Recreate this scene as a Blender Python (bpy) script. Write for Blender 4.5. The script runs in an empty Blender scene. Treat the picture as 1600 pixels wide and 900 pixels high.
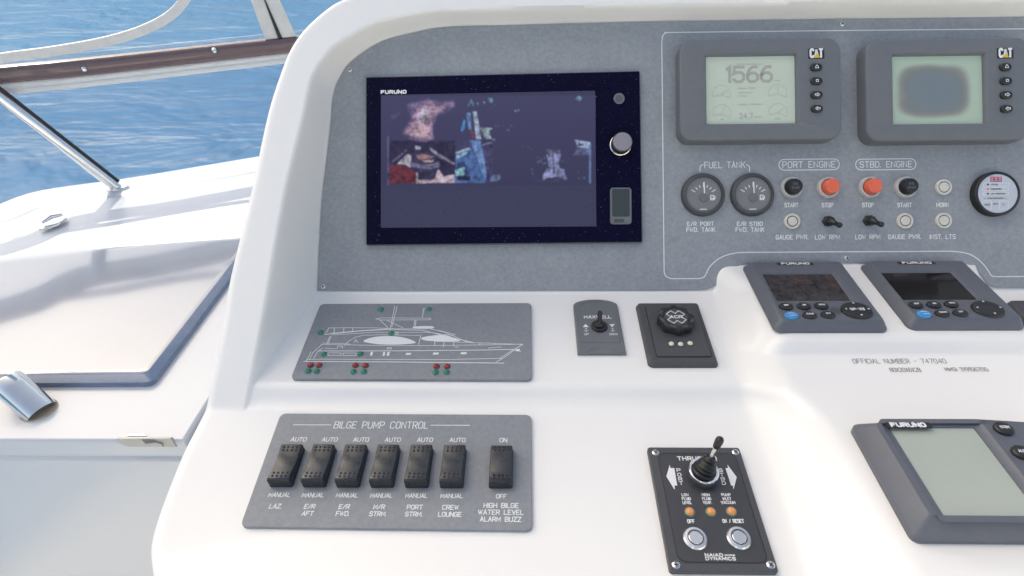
import bpy, math, random
import numpy as np
from mathutils import Matrix, Vector
random.seed(7)
SC = bpy.context.scene
COL = SC.collection
RAD = math.radians
# ------------------------------------------------------------------ camera
EYE = np.array([0., 0., 6.3])          # camera height above the sea (flybridge)
FPX = 900.0                            # focal length in pixels of a 1600 px wide picture
YAW, PITCH, ROLL = RAD(1.936), RAD(35.0), RAD(-1.33)
def rot(ax, a):
    c, s = math.cos(a), math.sin(a)
    return np.array([[1,0,0],[0,c,-s],[0,s,c]] if ax == 'x' else [[c,-s,0],[s,c,0],[0,0,1]])
CM = rot('z', YAW) @ rot('x', math.pi/2 - PITCH) @ rot('z', ROLL)
cam = bpy.data.cameras.new('camera')
cam.sensor_width = 36.0
cam.lens = FPX / 1600 * 36.0
cam.clip_start = 0.02
cam.clip_end = 6000
cam.dof.use_dof = True; cam.dof.focus_distance = 0.72; cam.dof.aperture_fstop = 9.0
cam_o = bpy.data.objects.new('camera', cam)
COL.objects.link(cam_o)
m4 = np.eye(4); m4[:3,:3] = CM; m4[:3,3] = EYE
cam_o.matrix_world = Matrix(m4.tolist())
SC.camera = cam_o
# ------------------------------------------------------------------ sky, sun, exposure
SUN_DIR = Vector((-0.60, 0.42, 0.92)).normalized()     # towards the sun
SUN_EL = math.asin(SUN_DIR.z)
SUN_AZ = math.atan2(SUN_DIR.x, SUN_DIR.y)              # clockwise from +Y
W = bpy.data.worlds.new('World'); SC.world = W; W.use_nodes = True
wn = W.node_tree.nodes; wl = W.node_tree.links
wn.clear()
sky = wn.new('ShaderNodeTexSky'); sky.sky_type = 'NISHITA'; sky.sun_disc = False
sky.sun_elevation = SUN_EL; sky.sun_rotation = SUN_AZ
sky.air_density = 0.7; sky.dust_density = 4.0; sky.ozone_density = 0.6
bg = wn.new('ShaderNodeBackground'); bg.inputs[1].default_value = 0.15
wo = wn.new('ShaderNodeOutputWorld')
wl.new(sky.outputs[0], bg.inputs[0]); wl.new(bg.outputs[0], wo.inputs[0])
sun = bpy.data.lights.new('sun', 'SUN'); sun.energy = 2.0; sun.angle = RAD(0.6); sun.color = (1.0, 0.955, 0.89)
sun_o = bpy.data.objects.new('sun', sun); COL.objects.link(sun_o)
sun_o.rotation_euler = (-SUN_DIR).to_track_quat('-Z', 'Y').to_euler(); sun_o.location = (-4, 3, 14)
SC.view_settings.view_transform = 'Standard'; SC.view_settings.look = 'None'
SC.view_settings.gamma = 1.0; SC.view_settings.use_curve_mapping = False
EXPO = 1.14
SC.view_settings.exposure = EXPO
SC.view_settings.use_white_balance = True; SC.view_settings.white_balance_temperature = 7500; SC.view_settings.white_balance_tint = 4
SC.render.engine = 'CYCLES'
SC.cycles.max_bounces = 10; SC.cycles.diffuse_bounces = 5; SC.cycles.glossy_bounces = 5
SC.cycles.transparent_max_bounces = 12; SC.cycles.transmission_bounces = 6
SC.cycles.caustics_reflective = False; SC.cycles.caustics_refractive = False

# ------------------------------------------------------------------ pixels to places
def ray(px, py):
    return CM @ np.array([(px-800)/FPX, (450-py)/FPX, -1.0])
class Frame:
    """a plane of the place: origin, right, up-slope, outward normal"""
    def __init__(s, O, U, V):
        s.O = np.array(O, float); s.U = np.array(U, float); s.V = np.array(V, float)
        s.N = np.cross(s.U, s.V)
    def p(s, px, py, h=0.0):
        d = ray(px, py); o = s.O + s.N*h
        P = EYE + d * (((o-EYE) @ s.N) / (d @ s.N))
        return ((P-s.O) @ s.U, (P-s.O) @ s.V)
    def w(s, u, v, h=0.0):
        return s.O + s.U*u + s.V*v + s.N*h
def slope(e):
    e = RAD(e); return (0, math.cos(e), math.sin(e))
X1 = (1, 0, 0)
AEL = 36.18
FA = Frame(EYE + ray(800, 450)*0.81, X1, slope(90-AEL))              # dash
def at(F, px, py, h=0): return F.w(*F.p(px, py, h), h)
FB1 = Frame(at(FA, 800, 456.5), X1, slope(5.5))                      # upper shelf
R1T = at(FB1, 800, 603)
FB2 = Frame(R1T - FA.V*0.019, X1, slope(6.25))                       # lower shelf
FPD = Frame(at(FA, 1330, 413), X1, slope(2.73))                      # pod under the two small displays
R2T = at(FPD, 1330, 527)
FB3 = Frame(R2T - FA.V*0.021, X1, slope(2.73))                       # raised block
LOCK = 0.65
FL = Frame(EYE - np.array([0, 0, LOCK]), X1, (0, 1, 0))              # locker top and side deck

# ------------------------------------------------------------------ mesh helpers
class MB:
    def __init__(s): s.v = []; s.f = []
    def add(s, pts):
        n = len(s.v); s.v += [tuple(map(float, p)) for p in pts]; return n
    def loft(s, rings, cap0=True, cap1=True, closed=True):
        n = len(rings[0]); b = [s.add(r) for r in rings]
        for a, c in zip(b[:-1], b[1:]):
            for i in range(n if closed else n-1):
                j = (i+1) % n; s.f.append((a+i, a+j, c+j, c+i))
        if cap0: s.f.append(tuple(b[0]+i for i in range(n))[::-1])
        if cap1: s.f.append(tuple(b[-1]+i for i in range(n)))
        return s
    def prof(s, outline, prof, cap0=False, cap1=True):
        return s.loft([[(x, y, z) for x, y in inset(outline, d)] for d, z in prof], cap0, cap1)
    def plate(s, outline, z0, z1, b=0.001, n=3):
        pr = [(0, z0)] + [(b*(1-math.cos(t)), z1-b+b*math.sin(t)) for t in [i*math.pi/2/n for i in range(n+1)]]
        return s.prof(outline, pr)
    def poly(s, pts, z):
        n = s.add([(p[0], p[1], z) for p in pts])
        a = sum(pts[i-1][0]*pts[i][1]-pts[i][0]*pts[i-1][1] for i in range(len(pts)))
        idx = tuple(range(n, n+len(pts)))
        s.f.append(idx if a > 0 else idx[::-1]); return s
    def ribbon(s, pts, w, z):
        pts = [np.array(p[:2], float) for p in pts]
        pts = [p for i, p in enumerate(pts) if i == 0 or np.hypot(*(p-pts[i-1])) > 1e-7]
        if len(pts) < 2: return s
        cl = np.hypot(*(pts[0]-pts[-1])) < 1e-6 and len(pts) > 3
        if cl: pts = pts[:-1]
        n = len(pts); L = []; R = []
        for i in range(n):
            a = pts[i]-pts[i-1] if (i > 0 or cl) else None
            c = pts[(i+1) % n]-pts[i] if (i < n-1 or cl) else None
            if a is None: a = c
            if c is None: c = a
            a = a/np.hypot(*a); c = c/np.hypot(*c)
            na = np.array([-a[1], a[0]]); nc = np.array([-c[1], c[0]])
            m = na+nc; q = m @ m
            m = na if q < 0.3 else m*2/q
            e = np.zeros(2)
            if not cl and i == 0: e = -a*w*0.35
            if not cl and i == n-1: e = a*w*0.35
            L.append(pts[i]+m*w/2+e); R.append(pts[i]-m*w/2+e)
        b = s.add([(p[0], p[1], z) for p in L]); d = s.add([(p[0], p[1], z) for p in R])
        for i in range(n if cl else n-1):
            j = (i+1) % n; s.f.append((b+i, d+i, d+j, b+j))
        return s
    def strokes(s, polys, w, z):
        for k, p in enumerate(polys): s.ribbon(p, w, z+0.00002*(k % 4))
        return s
    def tube(s, pts, r, n=16, cap=True):
        pts = [np.array(p, float) for p in pts]
        rs = r if hasattr(r, '__len__') else [r]*len(pts)
        T = [pts[min(i+1, len(pts)-1)]-pts[max(i-1, 0)] for i in range(len(pts))]
        T = [t/np.linalg.norm(t) for t in T]
        a = np.cross(T[0], [0, 0, 1.0]) if abs(T[0][2]) < .9 else np.cross(T[0], [1.0, 0, 0])
        a /= np.linalg.norm(a); rings = []
        for p, t, rr in zip(pts, T, rs):
            a = a-t*(a @ t); a /= np.linalg.norm(a); b = np.cross(t, a)
            rings.append([p+rr*(a*math.cos(q)+b*math.sin(q)) for q in [2*math.pi*i/n for i in range(n)]])
        return s.loft(rings, cap, cap)
    def box(s, x0, x1, y0, y1, z0, z1):
        return s.loft([[(x0,y0,z), (x1,y0,z), (x1,y1,z), (x0,y1,z)] for z in (z0, z1)])
    def dome(s, x, y, z, r, h, n=12):
        pr = [(r*math.cos(t), z+h*math.sin(t)) for t in [i*math.pi/8 for i in range(4)]]
        return s.loft([[(x+q*math.cos(a), y+q*math.sin(a), zz) for a in [2*math.pi*i/n for i in range(n)]] for q, zz in pr], False, True)
    def obj(s, name, mat, parent=None, ang=40, cols=None):
        me = bpy.data.meshes.new(name)
        me.from_pydata(s.v, [], s.f); me.validate()
        me.materials.append(mat)
        if ang: 
            me.polygons.foreach_set('use_smooth', [True]*len(me.polygons))
            me.set_sharp_from_angle(angle=RAD(ang))
            for pg in me.polygons:
                if len(pg.vertices) > 4: pg.use_smooth = False
        o = bpy.data.objects.new(name, me); COL.objects.link(o)
        if parent is not None: o.parent = getattr(parent, 'o', parent)
        return o
def inset(o, d):
    if d == 0: return o
    n = len(o); out = []
    for i in range(n):
        a = np.subtract(o[i], o[i-1]); c = np.subtract(o[(i+1) % n], o[i])
        a = a/(np.hypot(*a)+1e-12); c = c/(np.hypot(*c)+1e-12)
        m = np.array([-a[1], a[0]])+np.array([-c[1], c[0]]); q = m @ m
        m = m*2/max(q, 0.4)
        out.append((o[i][0]+m[0]*d, o[i][1]+m[1]*d))
    return out
def rrect(w, h, r, cx=0, cy=0, n=5):
    out = []
    for sx, sy, a0 in ((1,-1,-90), (1,1,0), (-1,1,90), (-1,-1,180)):
        for i in range(n+1):
            a = RAD(a0+90*i/n)
            out.append((cx+sx*(w/2-r)+r*math.cos(a), cy+sy*(h/2-r)+r*math.sin(a)))
    return out
def circ(r, n=32, cx=0, cy=0, ry=None):
    return [(cx+r*math.cos(2*math.pi*i/n), cy+(ry or r)*math.sin(2*math.pi*i/n)) for i in range(n)]
def rpoly(pts, r, n=5):
    """polygon (counter-clockwise) with rounded corners"""
    out = []; N = len(pts)
    for i in range(N):
        p = np.array(pts[i], float); a = np.array(pts[i-1])-p; c = np.array(pts[(i+1) % N])-p
        la, lc = np.hypot(*a), np.hypot(*c); a /= la; c /= lc
        rr = r[i] if hasattr(r, '__len__') else r
        d = min(rr/max(math.tan(math.acos(max(-1, min(1, a @ c)))/2), .05), la*.49, lc*.49)
        A, C = p+a*d, p+c*d
        for k in range(n+1):
            t = k/n; out.append(tuple(A*(1-t)**2+2*p*t*(1-t)+C*t*t))
    return out
def spline(pts, k=6, closed=False):
    P = [np.array(p, float) for p in pts]; out = []; n = len(P)
    for i in range(n if closed else n-1):
        g = (lambda j: P[j % n]) if closed else (lambda j: P[max(0, min(n-1, j))])
        a, b, c, d = g(i-1), g(i), g(i+1), g(i+2)
        for j in range(k):
            t = j/k
            out.append(.5*(2*b+(c-a)*t+(2*a-5*b+4*c-d)*t*t+(3*b-a-3*c+d)*t**3))
    if not closed: out.append(P[-1])
    return [tuple(p) for p in out]
def ccw(pts):
    a = sum(pts[i-1][0]*pts[i][1]-pts[i][0]*pts[i-1][1] for i in range(len(pts)))
    return pts if a > 0 else pts[::-1]
# ------------------------------------------------------------------ engraver's single-stroke lettering
GL = {'A':'0,0 2,6 4,0|.7,2 3.3,2','B':'0,0 0,6 3,6 4,5.2 4,4 3,3.2 0,3.2|2.9,3.2 4,2.3 4,.9 3,0 0,0','C':'4,1 3,0 1,0 0,1 0,5 1,6 3,6 4,5',
'D':'0,0 0,6 2.6,6 4,4.7 4,1.3 2.6,0 0,0','E':'3.8,0 0,0 0,6 3.8,6|0,3.1 3,3.1','F':'0,0 0,6 3.8,6|0,3.1 3,3.1','G':'4,5 3,6 1,6 0,5 0,1 1,0 3,0 4,1 4,2.8 2.4,2.8',
'H':'0,0 0,6|4,0 4,6|0,3.1 4,3.1','I':'0,0 0,6','J':'3.4,6 3.4,1 2.6,0 .9,0 0,1','K':'0,0 0,6|4,6 0,2.4|1.4,3.6 4,0','L':'0,6 0,0 3.5,0','M':'0,0 0,6 2.3,1.6 4.6,6 4.6,0',
'N':'0,0 0,6 4,0 4,6','O':'1,0 0,1 0,5 1,6 3,6 4,5 4,1 3,0 1,0','P':'0,0 0,6 3,6 4,5.1 4,3.7 3,2.8 0,2.8','R':'0,0 0,6 3,6 4,5.1 4,3.7 3,2.8 0,2.8|2,2.8 4,0',
'S':'0,1 1,0 3,0 4,1 4,2.2 3,3.1 1,3.1 0,4 0,5 1,6 3,6 4,5','T':'2,0 2,6|0,6 4,6','U':'0,6 0,1 1,0 3,0 4,1 4,6','V':'0,6 2,0 4,6','W':'0,6 1.3,0 2.6,4.6 3.9,0 5.2,6',
'X':'0,0 4,6|0,6 4,0','Y':'0,6 2,3 4,6|2,3 2,0','Z':'0,6 4,6 0,0 4,0','.':'0,0 0,.5','/':'0,0 3,6','-':'0,3 2.6,3','0':'1,0 0,1 0,5 1,6 3,6 4,5 4,1 3,0 1,0',
'1':'0,5 1.2,6 1.2,0','2':'0,5 1,6 3,6 4,5 4,3.8 0,0 4,0','3':'0,6 4,6 1.8,3.6 3,3.6 4,2.6 4,1 3,0 1,0 0,1','4':'3,0 3,6 0,1.8 4,1.8','5':'4,6 .4,6 0,3.2 1,3.8 3,3.8 4,2.8 4,1 3,0 1,0 0,1',
'6':'3.6,6 2,6 .6,4.6 0,2.8 0,1 1,0 3,0 4,1 4,2.6 3,3.5 1,3.5 .1,2.5','7':'0,6 4,6 1.4,0','8':'1,3.2 0,4 0,5.2 1,6 3,6 4,5.2 4,4 3,3.2 1,3.2 0,2.3 0,.9 1,0 3,0 4,.9 4,2.3 3,3.2','9':'.6,0 2,0 3.6,1.6 4,3.4 4,5 3,6 1,6 0,5 0,3.6 1,2.6 3,2.6 4,3.4'}
GLP = {k: [[tuple(map(float, q.split(','))) for q in st.split()] for st in g.split('|')] for k, g in GL.items()}
def text(s, x, y, h, width=None, align='c', wf=1.0, gap=1.7, slant=0.0):
    """strokes of a line of capitals; y = baseline; width forces the overall width"""
    cur = 0.0; out = []
    for ch in s:
        if ch == ' ': cur += 3.2+gap; continue
        g = GLP[ch]; w = max(q[0] for st in g for q in st)
        out += [[(cur+q[0], q[1]) for q in st] for st in g]; cur += w+gap
    tot = max(cur-gap, .01); sy = h/6; sx = (width/tot) if width else sy*wf
    off = {'c': -tot/2, 'l': 0, 'r': -tot}[align]
    return [[(x+(q[0]+off)*sx+slant*q[1]*sy, y+q[1]*sy) for q in st] for st in out]

# ------------------------------------------------------------------ materials
def lin(c):
    return tuple(((v/255)/12.92 if v <= 10 else (((v/255)+.055)/1.055)**2.4) for v in c)+(1,)
def mat(name, col, rough=.5, metal=0., coat=0., spec=.5, mottle=0., mscale=60., bump=0., bscale=400., emit=None, es=0., rvar=0.):
    m = bpy.data.materials.new(name); m.use_nodes = True
    n = m.node_tree.nodes; l = m.node_tree.links; p = n['Principled BSDF']
    col = tuple(col)+((1,) if len(col) == 3 else ())
    p.inputs['Base Color'].default_value = col; p.inputs['Roughness'].default_value = rough
    p.inputs['Metallic'].default_value = metal; p.inputs['Coat Weight'].default_value = coat
    p.inputs['Coat Roughness'].default_value = .06; p.inputs['Specular IOR Level'].default_value = spec
    if emit: p.inputs['Emission Color'].default_value = tuple(emit)+(1,); p.inputs['Emission Strength'].default_value = es
    if mottle or bump or rvar:
        tc = n.new('ShaderNodeTexCoord')
        if mottle or rvar:
            t = n.new('ShaderNodeTexNoise'); t.inputs['Scale'].default_value = mscale; t.inputs['Detail'].default_value = 7; t.inputs['Roughness'].default_value = .75
            l.new(tc.outputs['Object'], t.inputs['Vector'])
            t2 = n.new('ShaderNodeTexNoise'); t2.inputs['Scale'].default_value = mscale*.12; t2.inputs['Detail'].default_value = 4
            l.new(tc.outputs['Object'], t2.inputs['Vector'])
            ad = n.new('ShaderNodeMath'); ad.operation = 'MULTIPLY_ADD'; l.new(t2.outputs['Fac'], ad.inputs[0]); ad.inputs[1].default_value = .35; q_ = n.new('ShaderNodeMath'); q_.operation = 'MULTIPLY_ADD'; l.new(t.outputs['Fac'], q_.inputs[0]); q_.inputs[1].default_value = 1.45; q_.inputs[2].default_value = .1; l.new(q_.outputs[0], ad.inputs[2])
        if mottle:
            r = n.new('ShaderNodeMapRange'); r.inputs[1].default_value = .6; r.inputs[2].default_value = 1.4
            r.inputs[3].default_value = 1-mottle; r.inputs[4].default_value = 1+mottle
            l.new(ad.outputs[0], r.inputs[0])
            x = n.new('ShaderNodeMix'); x.data_type = 'RGBA'; x.blend_type = 'MULTIPLY'; x.inputs[0].default_value = 1
            x.inputs[6].default_value = col; l.new(r.outputs[0], x.inputs[7]); l.new(x.outputs[2], p.inputs['Base Color'])
        if rvar:
            r = n.new('ShaderNodeMapRange'); r.inputs[1].default_value = .6; r.inputs[2].default_value = 1.4
            r.inputs[3].default_value = max(.02, rough-rvar); r.inputs[4].default_value = rough+rvar
            l.new(ad.outputs[0], r.inputs[0]); l.new(r.outputs[0], p.inputs['Roughness'])
        if bump:
            t = n.new('ShaderNodeTexNoise'); t.inputs['Scale'].default_value = bscale; t.inputs['Detail'].default_value = 3
            l.new(tc.outputs['Object'], t.inputs['Vector'])
            b = n.new('ShaderNodeBump'); b.inputs['Strength'].default_value = bump; b.inputs['Distance'].default_value = .001
            l.new(t.outputs['Fac'], b.inputs['Height']); l.new(b.outputs[0], p.inputs['Normal'])
    return m
def sheet_mat(name, tcol, fac, dcol, rough):
    """see-through plastic: straight transmission tinted by tcol, plus a glossy film"""
    m = bpy.data.materials.new(name); m.use_nodes = True
    n = m.node_tree.nodes; l = m.node_tree.links; p = n['Principled BSDF']; o = n['Material Output']
    p.inputs['Base Color'].default_value = tuple(dcol)+(1,); p.inputs['Roughness'].default_value = rough
    t = n.new('ShaderNodeBsdfTransparent'); t.inputs[0].default_value = tuple(tcol)+(1,)
    f = n.new('ShaderNodeLayerWeight'); f.inputs[0].default_value = .5
    pw = n.new('ShaderNodeMath'); pw.operation = 'POWER'; pw.inputs[1].default_value = 4.0; l.new(f.outputs['Facing'], pw.inputs[0])
    a = n.new('ShaderNodeMath'); a.operation = 'MULTIPLY_ADD'; a.use_clamp = True; a.inputs[1].default_value = .6; a.inputs[2].default_value = fac
    l.new(pw.outputs[0], a.inputs[0])
    x = n.new('ShaderNodeMixShader'); l.new(a.outputs[0], x.inputs[0]); l.new(t.outputs[0], x.inputs[1]); l.new(p.outputs[0], x.inputs[2])
    l.new(x.outputs[0], o.inputs['Surface'])
    return m
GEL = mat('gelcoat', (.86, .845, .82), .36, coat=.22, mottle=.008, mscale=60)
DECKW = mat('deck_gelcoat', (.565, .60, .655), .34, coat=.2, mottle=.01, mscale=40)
PANEL = mat('grey_laminate', (.285, .303, .326), .52, mottle=.24, mscale=210, bump=.10, bscale=1600, rvar=.08)
PLATE = mat('grey_plate', (.232, .248, .272), .45, mottle=.2, mscale=190, bump=.08, bscale=1500, rvar=.08)
HOUS = mat('instrument_plastic', (.150, .160, .174), .5, mottle=.06, mscale=90, bump=.1, bscale=2200)
HOUSD = mat('instrument_plastic_side', (.095, .10, .112), .55, bump=.1, bscale=2200)
NAVY = mat('blue_grey_plastic', (.110, .120, .145), .42, mottle=.08, mscale=70, bump=.12, bscale=2400)
CHAR = mat('charcoal_plastic', (.064, .066, .073), .45, mottle=.12, mscale=120, bump=.1, bscale=2000)
GRIP = mat('grey_moulded_plastic', (.145, .155, .166), .48, mottle=.08, mscale=80, bump=.1, bscale=2000)
BLACK = mat('black_plastic', (.018, .018, .02), .42, mottle=.15, mscale=200)
ROCK = mat('rocker_plastic', (.029, .032, .039), .30, mottle=.2, mscale=130, rvar=.12)
RUB = mat('black_rubber', (.016, .016, .018), .38)
CHROME = mat('polished_steel', (.78, .78, .77), .09, metal=1, mottle=.04, mscale=30, rvar=.05)
LATM = mat('worn_chrome', (.40, .41, .42), .34, metal=.35)
STEEL = mat('brushed_steel', (.72, .71, .69), .22, metal=1)
SATIN = mat('satin_steel', (.70, .69, .67), .28, metal=1, rvar=.08, mscale=150)
SILV = mat('pale_collar', (.52, .51, .49), .34, mottle=.15, mscale=300)
CREAM = mat('cream_button', (.66, .63, .57), .4, mottle=.12, mscale=300)
WHITE = mat('white_engraving', (.78, .79, .79), .6)
GREYP = mat('grey_print', (.17, .17, .18), .6)
RED = mat('stop_button', (.80, .150, .080), .35, mottle=.1, mscale=200)
YEL = mat('yellow_print', (.80, .50, .02), .5)
BLUEB = mat('blue_button', (.04, .26, .58), .35)
LEDG = mat('green_lens', (.01, .20, .11), .12, coat=.5)
LEDR = mat('red_lens', (.36, .012, .012), .12, coat=.5)
LEDA = mat('amber_lens', (.72, .30, .10), .25, coat=.4)
LEDC = mat('cream_lens', (.72, .68, .56), .3)
TEAL = mat('teal_rim', (.06, .20, .16), .3)
LCD = mat('lcd_green', (.56, .63, .52), .22, coat=.25, mottle=.03, mscale=14)
LCDINK = mat('lcd_segment', (.42, .45, .38), .35)
LCDDK = mat('lcd_digit', (.41, .415, .365), .35)
DIAL = mat('gauge_dial', (.20, .20, .195), .3, coat=.6)
BRONZE = mat('tarnished_ring', (.22, .13, .07), .45, metal=.6)
DARKGL = mat('dark_screen', (.014, .012, .012), .07, spec=.5, mottle=.5, mscale=60)
HAZEGL = mat('dust_and_reflection_screen', (.050, .045, .048), .16, spec=.5, mottle=.9, mscale=90, rvar=.1)  # dust, with pale reflected patches also painted into the speckle
EDGEGL = mat('smoked_edge', (.15, .205, .31), .2, coat=.5, mottle=.2, mscale=40)
LIDM = mat('hatch_acrylic_reflection', (.33, .365, .435), .12, coat=.6, mottle=.04, mscale=5, rvar=.06)  # smoked acrylic; the bright overhead reflection is put into this pale colour
BROWN = mat('brown_track', (.150, .096, .10), .22, coat=.5, mottle=.15, mscale=14)
TRIM = mat('white_trim', (.74, .74, .72), .35, mottle=.1, mscale=20)
BIND = mat('vinyl_binding', (.74, .72, .68), .55, mottle=.12, mscale=30)
ZIPT = mat('zip_tape', (.55, .53, .50), .7, mottle=.3, mscale=60)
PLAINW = mat('white_paint', (.78, .78, .77), .5, mottle=.03, mscale=3)
TEAK = mat('deck_planking', (.60, .57, .52), .6, mottle=.2, mscale=12)
VINYL = sheet_mat('clear_vinyl', (.95, .96, .97), .08, (.85, .86, .87), .25)
TINT = sheet_mat('tinted_acrylic', (.93, .95, .98), .11, (.40, .47, .58), .12)
# ------------------------------------------------------------------ things
class Thing:
    def __init__(s, name, label, cat, F, u=0., v=0., h=0., group=None):
        s.F, s.u, s.v, s.h = F, u, v, h
        o = bpy.data.objects.new(name, None); COL.objects.link(o); s.o = o
        o.empty_display_size = .02
        m = np.eye(4); m[:3,0] = F.U; m[:3,1] = F.V; m[:3,2] = F.N; m[:3,3] = F.w(u, v, h)
        o.matrix_world = Matrix(m.tolist())
        o['label'] = label; o['category'] = cat
        if group: o['group'] = group
    def p(s, px, py, h=0.):
        a = s.F.p(px, py, s.h+h); return (a[0]-s.u, a[1]-s.v)
    def pp(s, pts, h=0.): return [s.p(x, y, h) for x, y in pts]
def thing_px(name, label, cat, F, px, py, group=None, h=0.):
    u, v = F.p(px, py, h); return Thing(name, label, cat, F, u, v, 0., group)
def zoom(ox, oy, k):
    return lambda *pts: [(ox+x/k, oy+y/k) for x, y in pts]
def tag(o, label=None, cat=None, group=None, kind=None):
    for k, v in (('label', label), ('category', cat), ('group', group), ('kind', kind)):
        if v: o[k] = v
    return o
# ================================================================== THE SETTING
wat = bpy.data.materials.new('sea_water'); wat.use_nodes = True
n = wat.node_tree.nodes; l = wat.node_tree.links; p = n['Principled BSDF']
p.inputs['Base Color'].default_value = (.026, .115, .24, 1); p.inputs['Roughness'].default_value = .6; p.inputs['Specular IOR Level'].default_value = 0.; p.inputs['IOR'].default_value = 1.33
tc = n.new('ShaderNodeTexCoord'); mp = n.new('ShaderNodeMapping'); mp.inputs['Rotation'].default_value = (0, 0, .5); mp.inputs['Scale'].default_value = (.55, 1.0, 1.0)
l.new(tc.outputs['Object'], mp.inputs[0])
prev = None
for sc, dist, st in ((.28, .50, .8), (1.0, .085, .65), (3.2, .018, .5)):
    t = n.new('ShaderNodeTexNoise'); t.inputs['Scale'].default_value = sc; t.inputs['Detail'].default_value = 4; t.inputs['Roughness'].default_value = .6
    t.inputs['Distortion'].default_value = .5
    l.new(mp.outputs[0], t.inputs['Vector'])
    b = n.new('ShaderNodeBump'); b.inputs['Strength'].default_value = st; b.inputs['Distance'].default_value = dist*2
    l.new(t.outputs['Fac'], b.inputs['Height'])
    if prev: l.new(prev.outputs[0], b.inputs['Normal'])
    prev = b
l.new(prev.outputs[0], p.inputs['Normal'])
gls = n.new('ShaderNodeBsdfGlossy'); gls.inputs['Roughness'].default_value = .45; l.new(prev.outputs[0], gls.inputs['Normal'])
fr = n.new('ShaderNodeFresnel'); fr.inputs[0].default_value = 1.33; l.new(prev.outputs[0], fr.inputs['Normal'])
fm = n.new('ShaderNodeMath'); fm.operation = 'MINIMUM'; fm.inputs[1].default_value = .038; l.new(fr.outputs[0], fm.inputs[0])
ms = n.new('ShaderNodeMixShader'); l.new(fm.outputs[0], ms.inputs[0]); l.new(p.outputs[0], ms.inputs[1]); l.new(gls.outputs[0], ms.inputs[2])
l.new(ms.outputs[0], n['Material Output'].inputs['Surface'])
g = MB(); g.add([(-2500, -2500, 0), (2500, -2500, 0), (2500, 2500, 0), (-2500, 2500, 0)]); g.f.append((0, 1, 2, 3))
tag(g.obj('sea', wat, ang=0), kind='structure')
FLZ = EYE[2]-1.62
g = MB(); g.box(-1.60, 2.2, -3.2, 1.05, FLZ-.06, FLZ)
tag(g.obj('flybridge_deck', TEAK, ang=0), kind='structure')
hull = Thing('yacht_hull', 'white yacht hull and deckhouse carrying the flybridge', 'boat', Frame((0, 0, 0), X1, (0, 1, 0)))
MB().loft([[(x*a, y*b+c, z) for x, y in ((-1.55, -7), (2.2, -7), (2.2, 1.0), (1.5, 1.28), (.45, 2.0), (-.6, 1.28), (-1.55, .8))] for z, a, b, c in ((-.5, .98, .98, 0), (FLZ-.065, 1, 1, 0))]).obj('deckhouse', PLAINW, hull)

# ================================================================== HELM CONSOLE (one moulded shell)
def smax(a, b, k):
    h = np.clip(.5+.5*(a-b)/k, 0, 1); return b*(1-h)+a*h+k*h*(1-h)
def smin(a, b, k): return -smax(-a, -b, k)
def la(P):                      # world -> dash frame
    d = np.asarray(P)-FA.O; return np.array([d @ FA.U, d @ FA.V, d @ FA.N])
def wplane(F):
    a = la(F.O); nv, nn = F.N @ FA.V, F.N @ FA.N
    return lambda v: a[2]-(v-a[1])*nv/nn
wB1, wB2, wP, wB3 = wplane(FB1), wplane(FB2), wplane(FPD), wplane(FB3)
R1w, R2w = la(R1T)[2], la(R2T)[2]
R1v, R2v = la(R1T)[1], la(R2T)[1]
cb = la(at(FB2, 355, 640)); cv1, cw1 = .372, .036
cs = (cw1-cb[2])/(cv1-cb[1])
FC = Frame(FA.w(0, cb[1], cb[2]), X1, (FA.V+FA.N*cs)/math.hypot(1, cs))     # face of the raised rim
wC = lambda v: cb[2]+(v-cb[1])*cs
PAN_TOP = [(760,40),(692.5,42.7),(647.5,50.6),(598,64),(566.5,83),(546,99),(533,117),(524,135),(519,157.5),(515.5,200),(509,255),(502,320),(498,390),(495.5,456)]
inner = [FA.p(1900, 20), FA.p(1600, 26), FA.p(1040, 32.5)]+[FA.p(*q) for q in PAN_TOP]
inner += [FA.p(489.5, 560), FA.p(482, 690), FA.p(474, 830)]
inner = np.array(spline(inner, 5))
sil_c = [(700,-58),(640,-46),(590,-30),(552,-13),(520,1),(490,24),(467.5,47),(449.5,74),(436,106),(420,153),(408,200),(391,280),(372,360),(353,440),(344,498),(328,575),(318,628)]
sil_b = [(299,673),(279.5,711),(260.6,756),(241.7,805),(229,847),(226,872),(229,905),(240,960),(262,1030)]
sil = [tuple(la(at(FC, *q))[:2]) for q in sil_c]+[tuple(la(at(FB2, *q))[:2]) for q in sil_b]
sil = np.array(spline(sil, 10))
URIGHT = 1.5
def pdist(U, V, P):
    """distance to polyline, sign positive on its left"""
    best = np.full(U.shape, 1e9); sg = np.ones(U.shape)
    for (x0, y0), (x1, y1) in zip(P[:-1], P[1:]):
        dx, dy = x1-x0, y1-y0; q = dx*dx+dy*dy+1e-15
        t = np.clip(((U-x0)*dx+(V-y0)*dy)/q, 0, 1)
        ex, ey = U-x0-t*dx, V-y0-t*dy; d = np.hypot(ex, ey)
        m = d < best-1e-12
        best = np.where(m, d, best); sg = np.where(m, np.sign(dx*ey-dy*ex), sg)
    return best, sg
uS = la(at(FB3, 1203, 600))[0]
uE = la(at(FPD, 1549, 440))[0]
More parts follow.
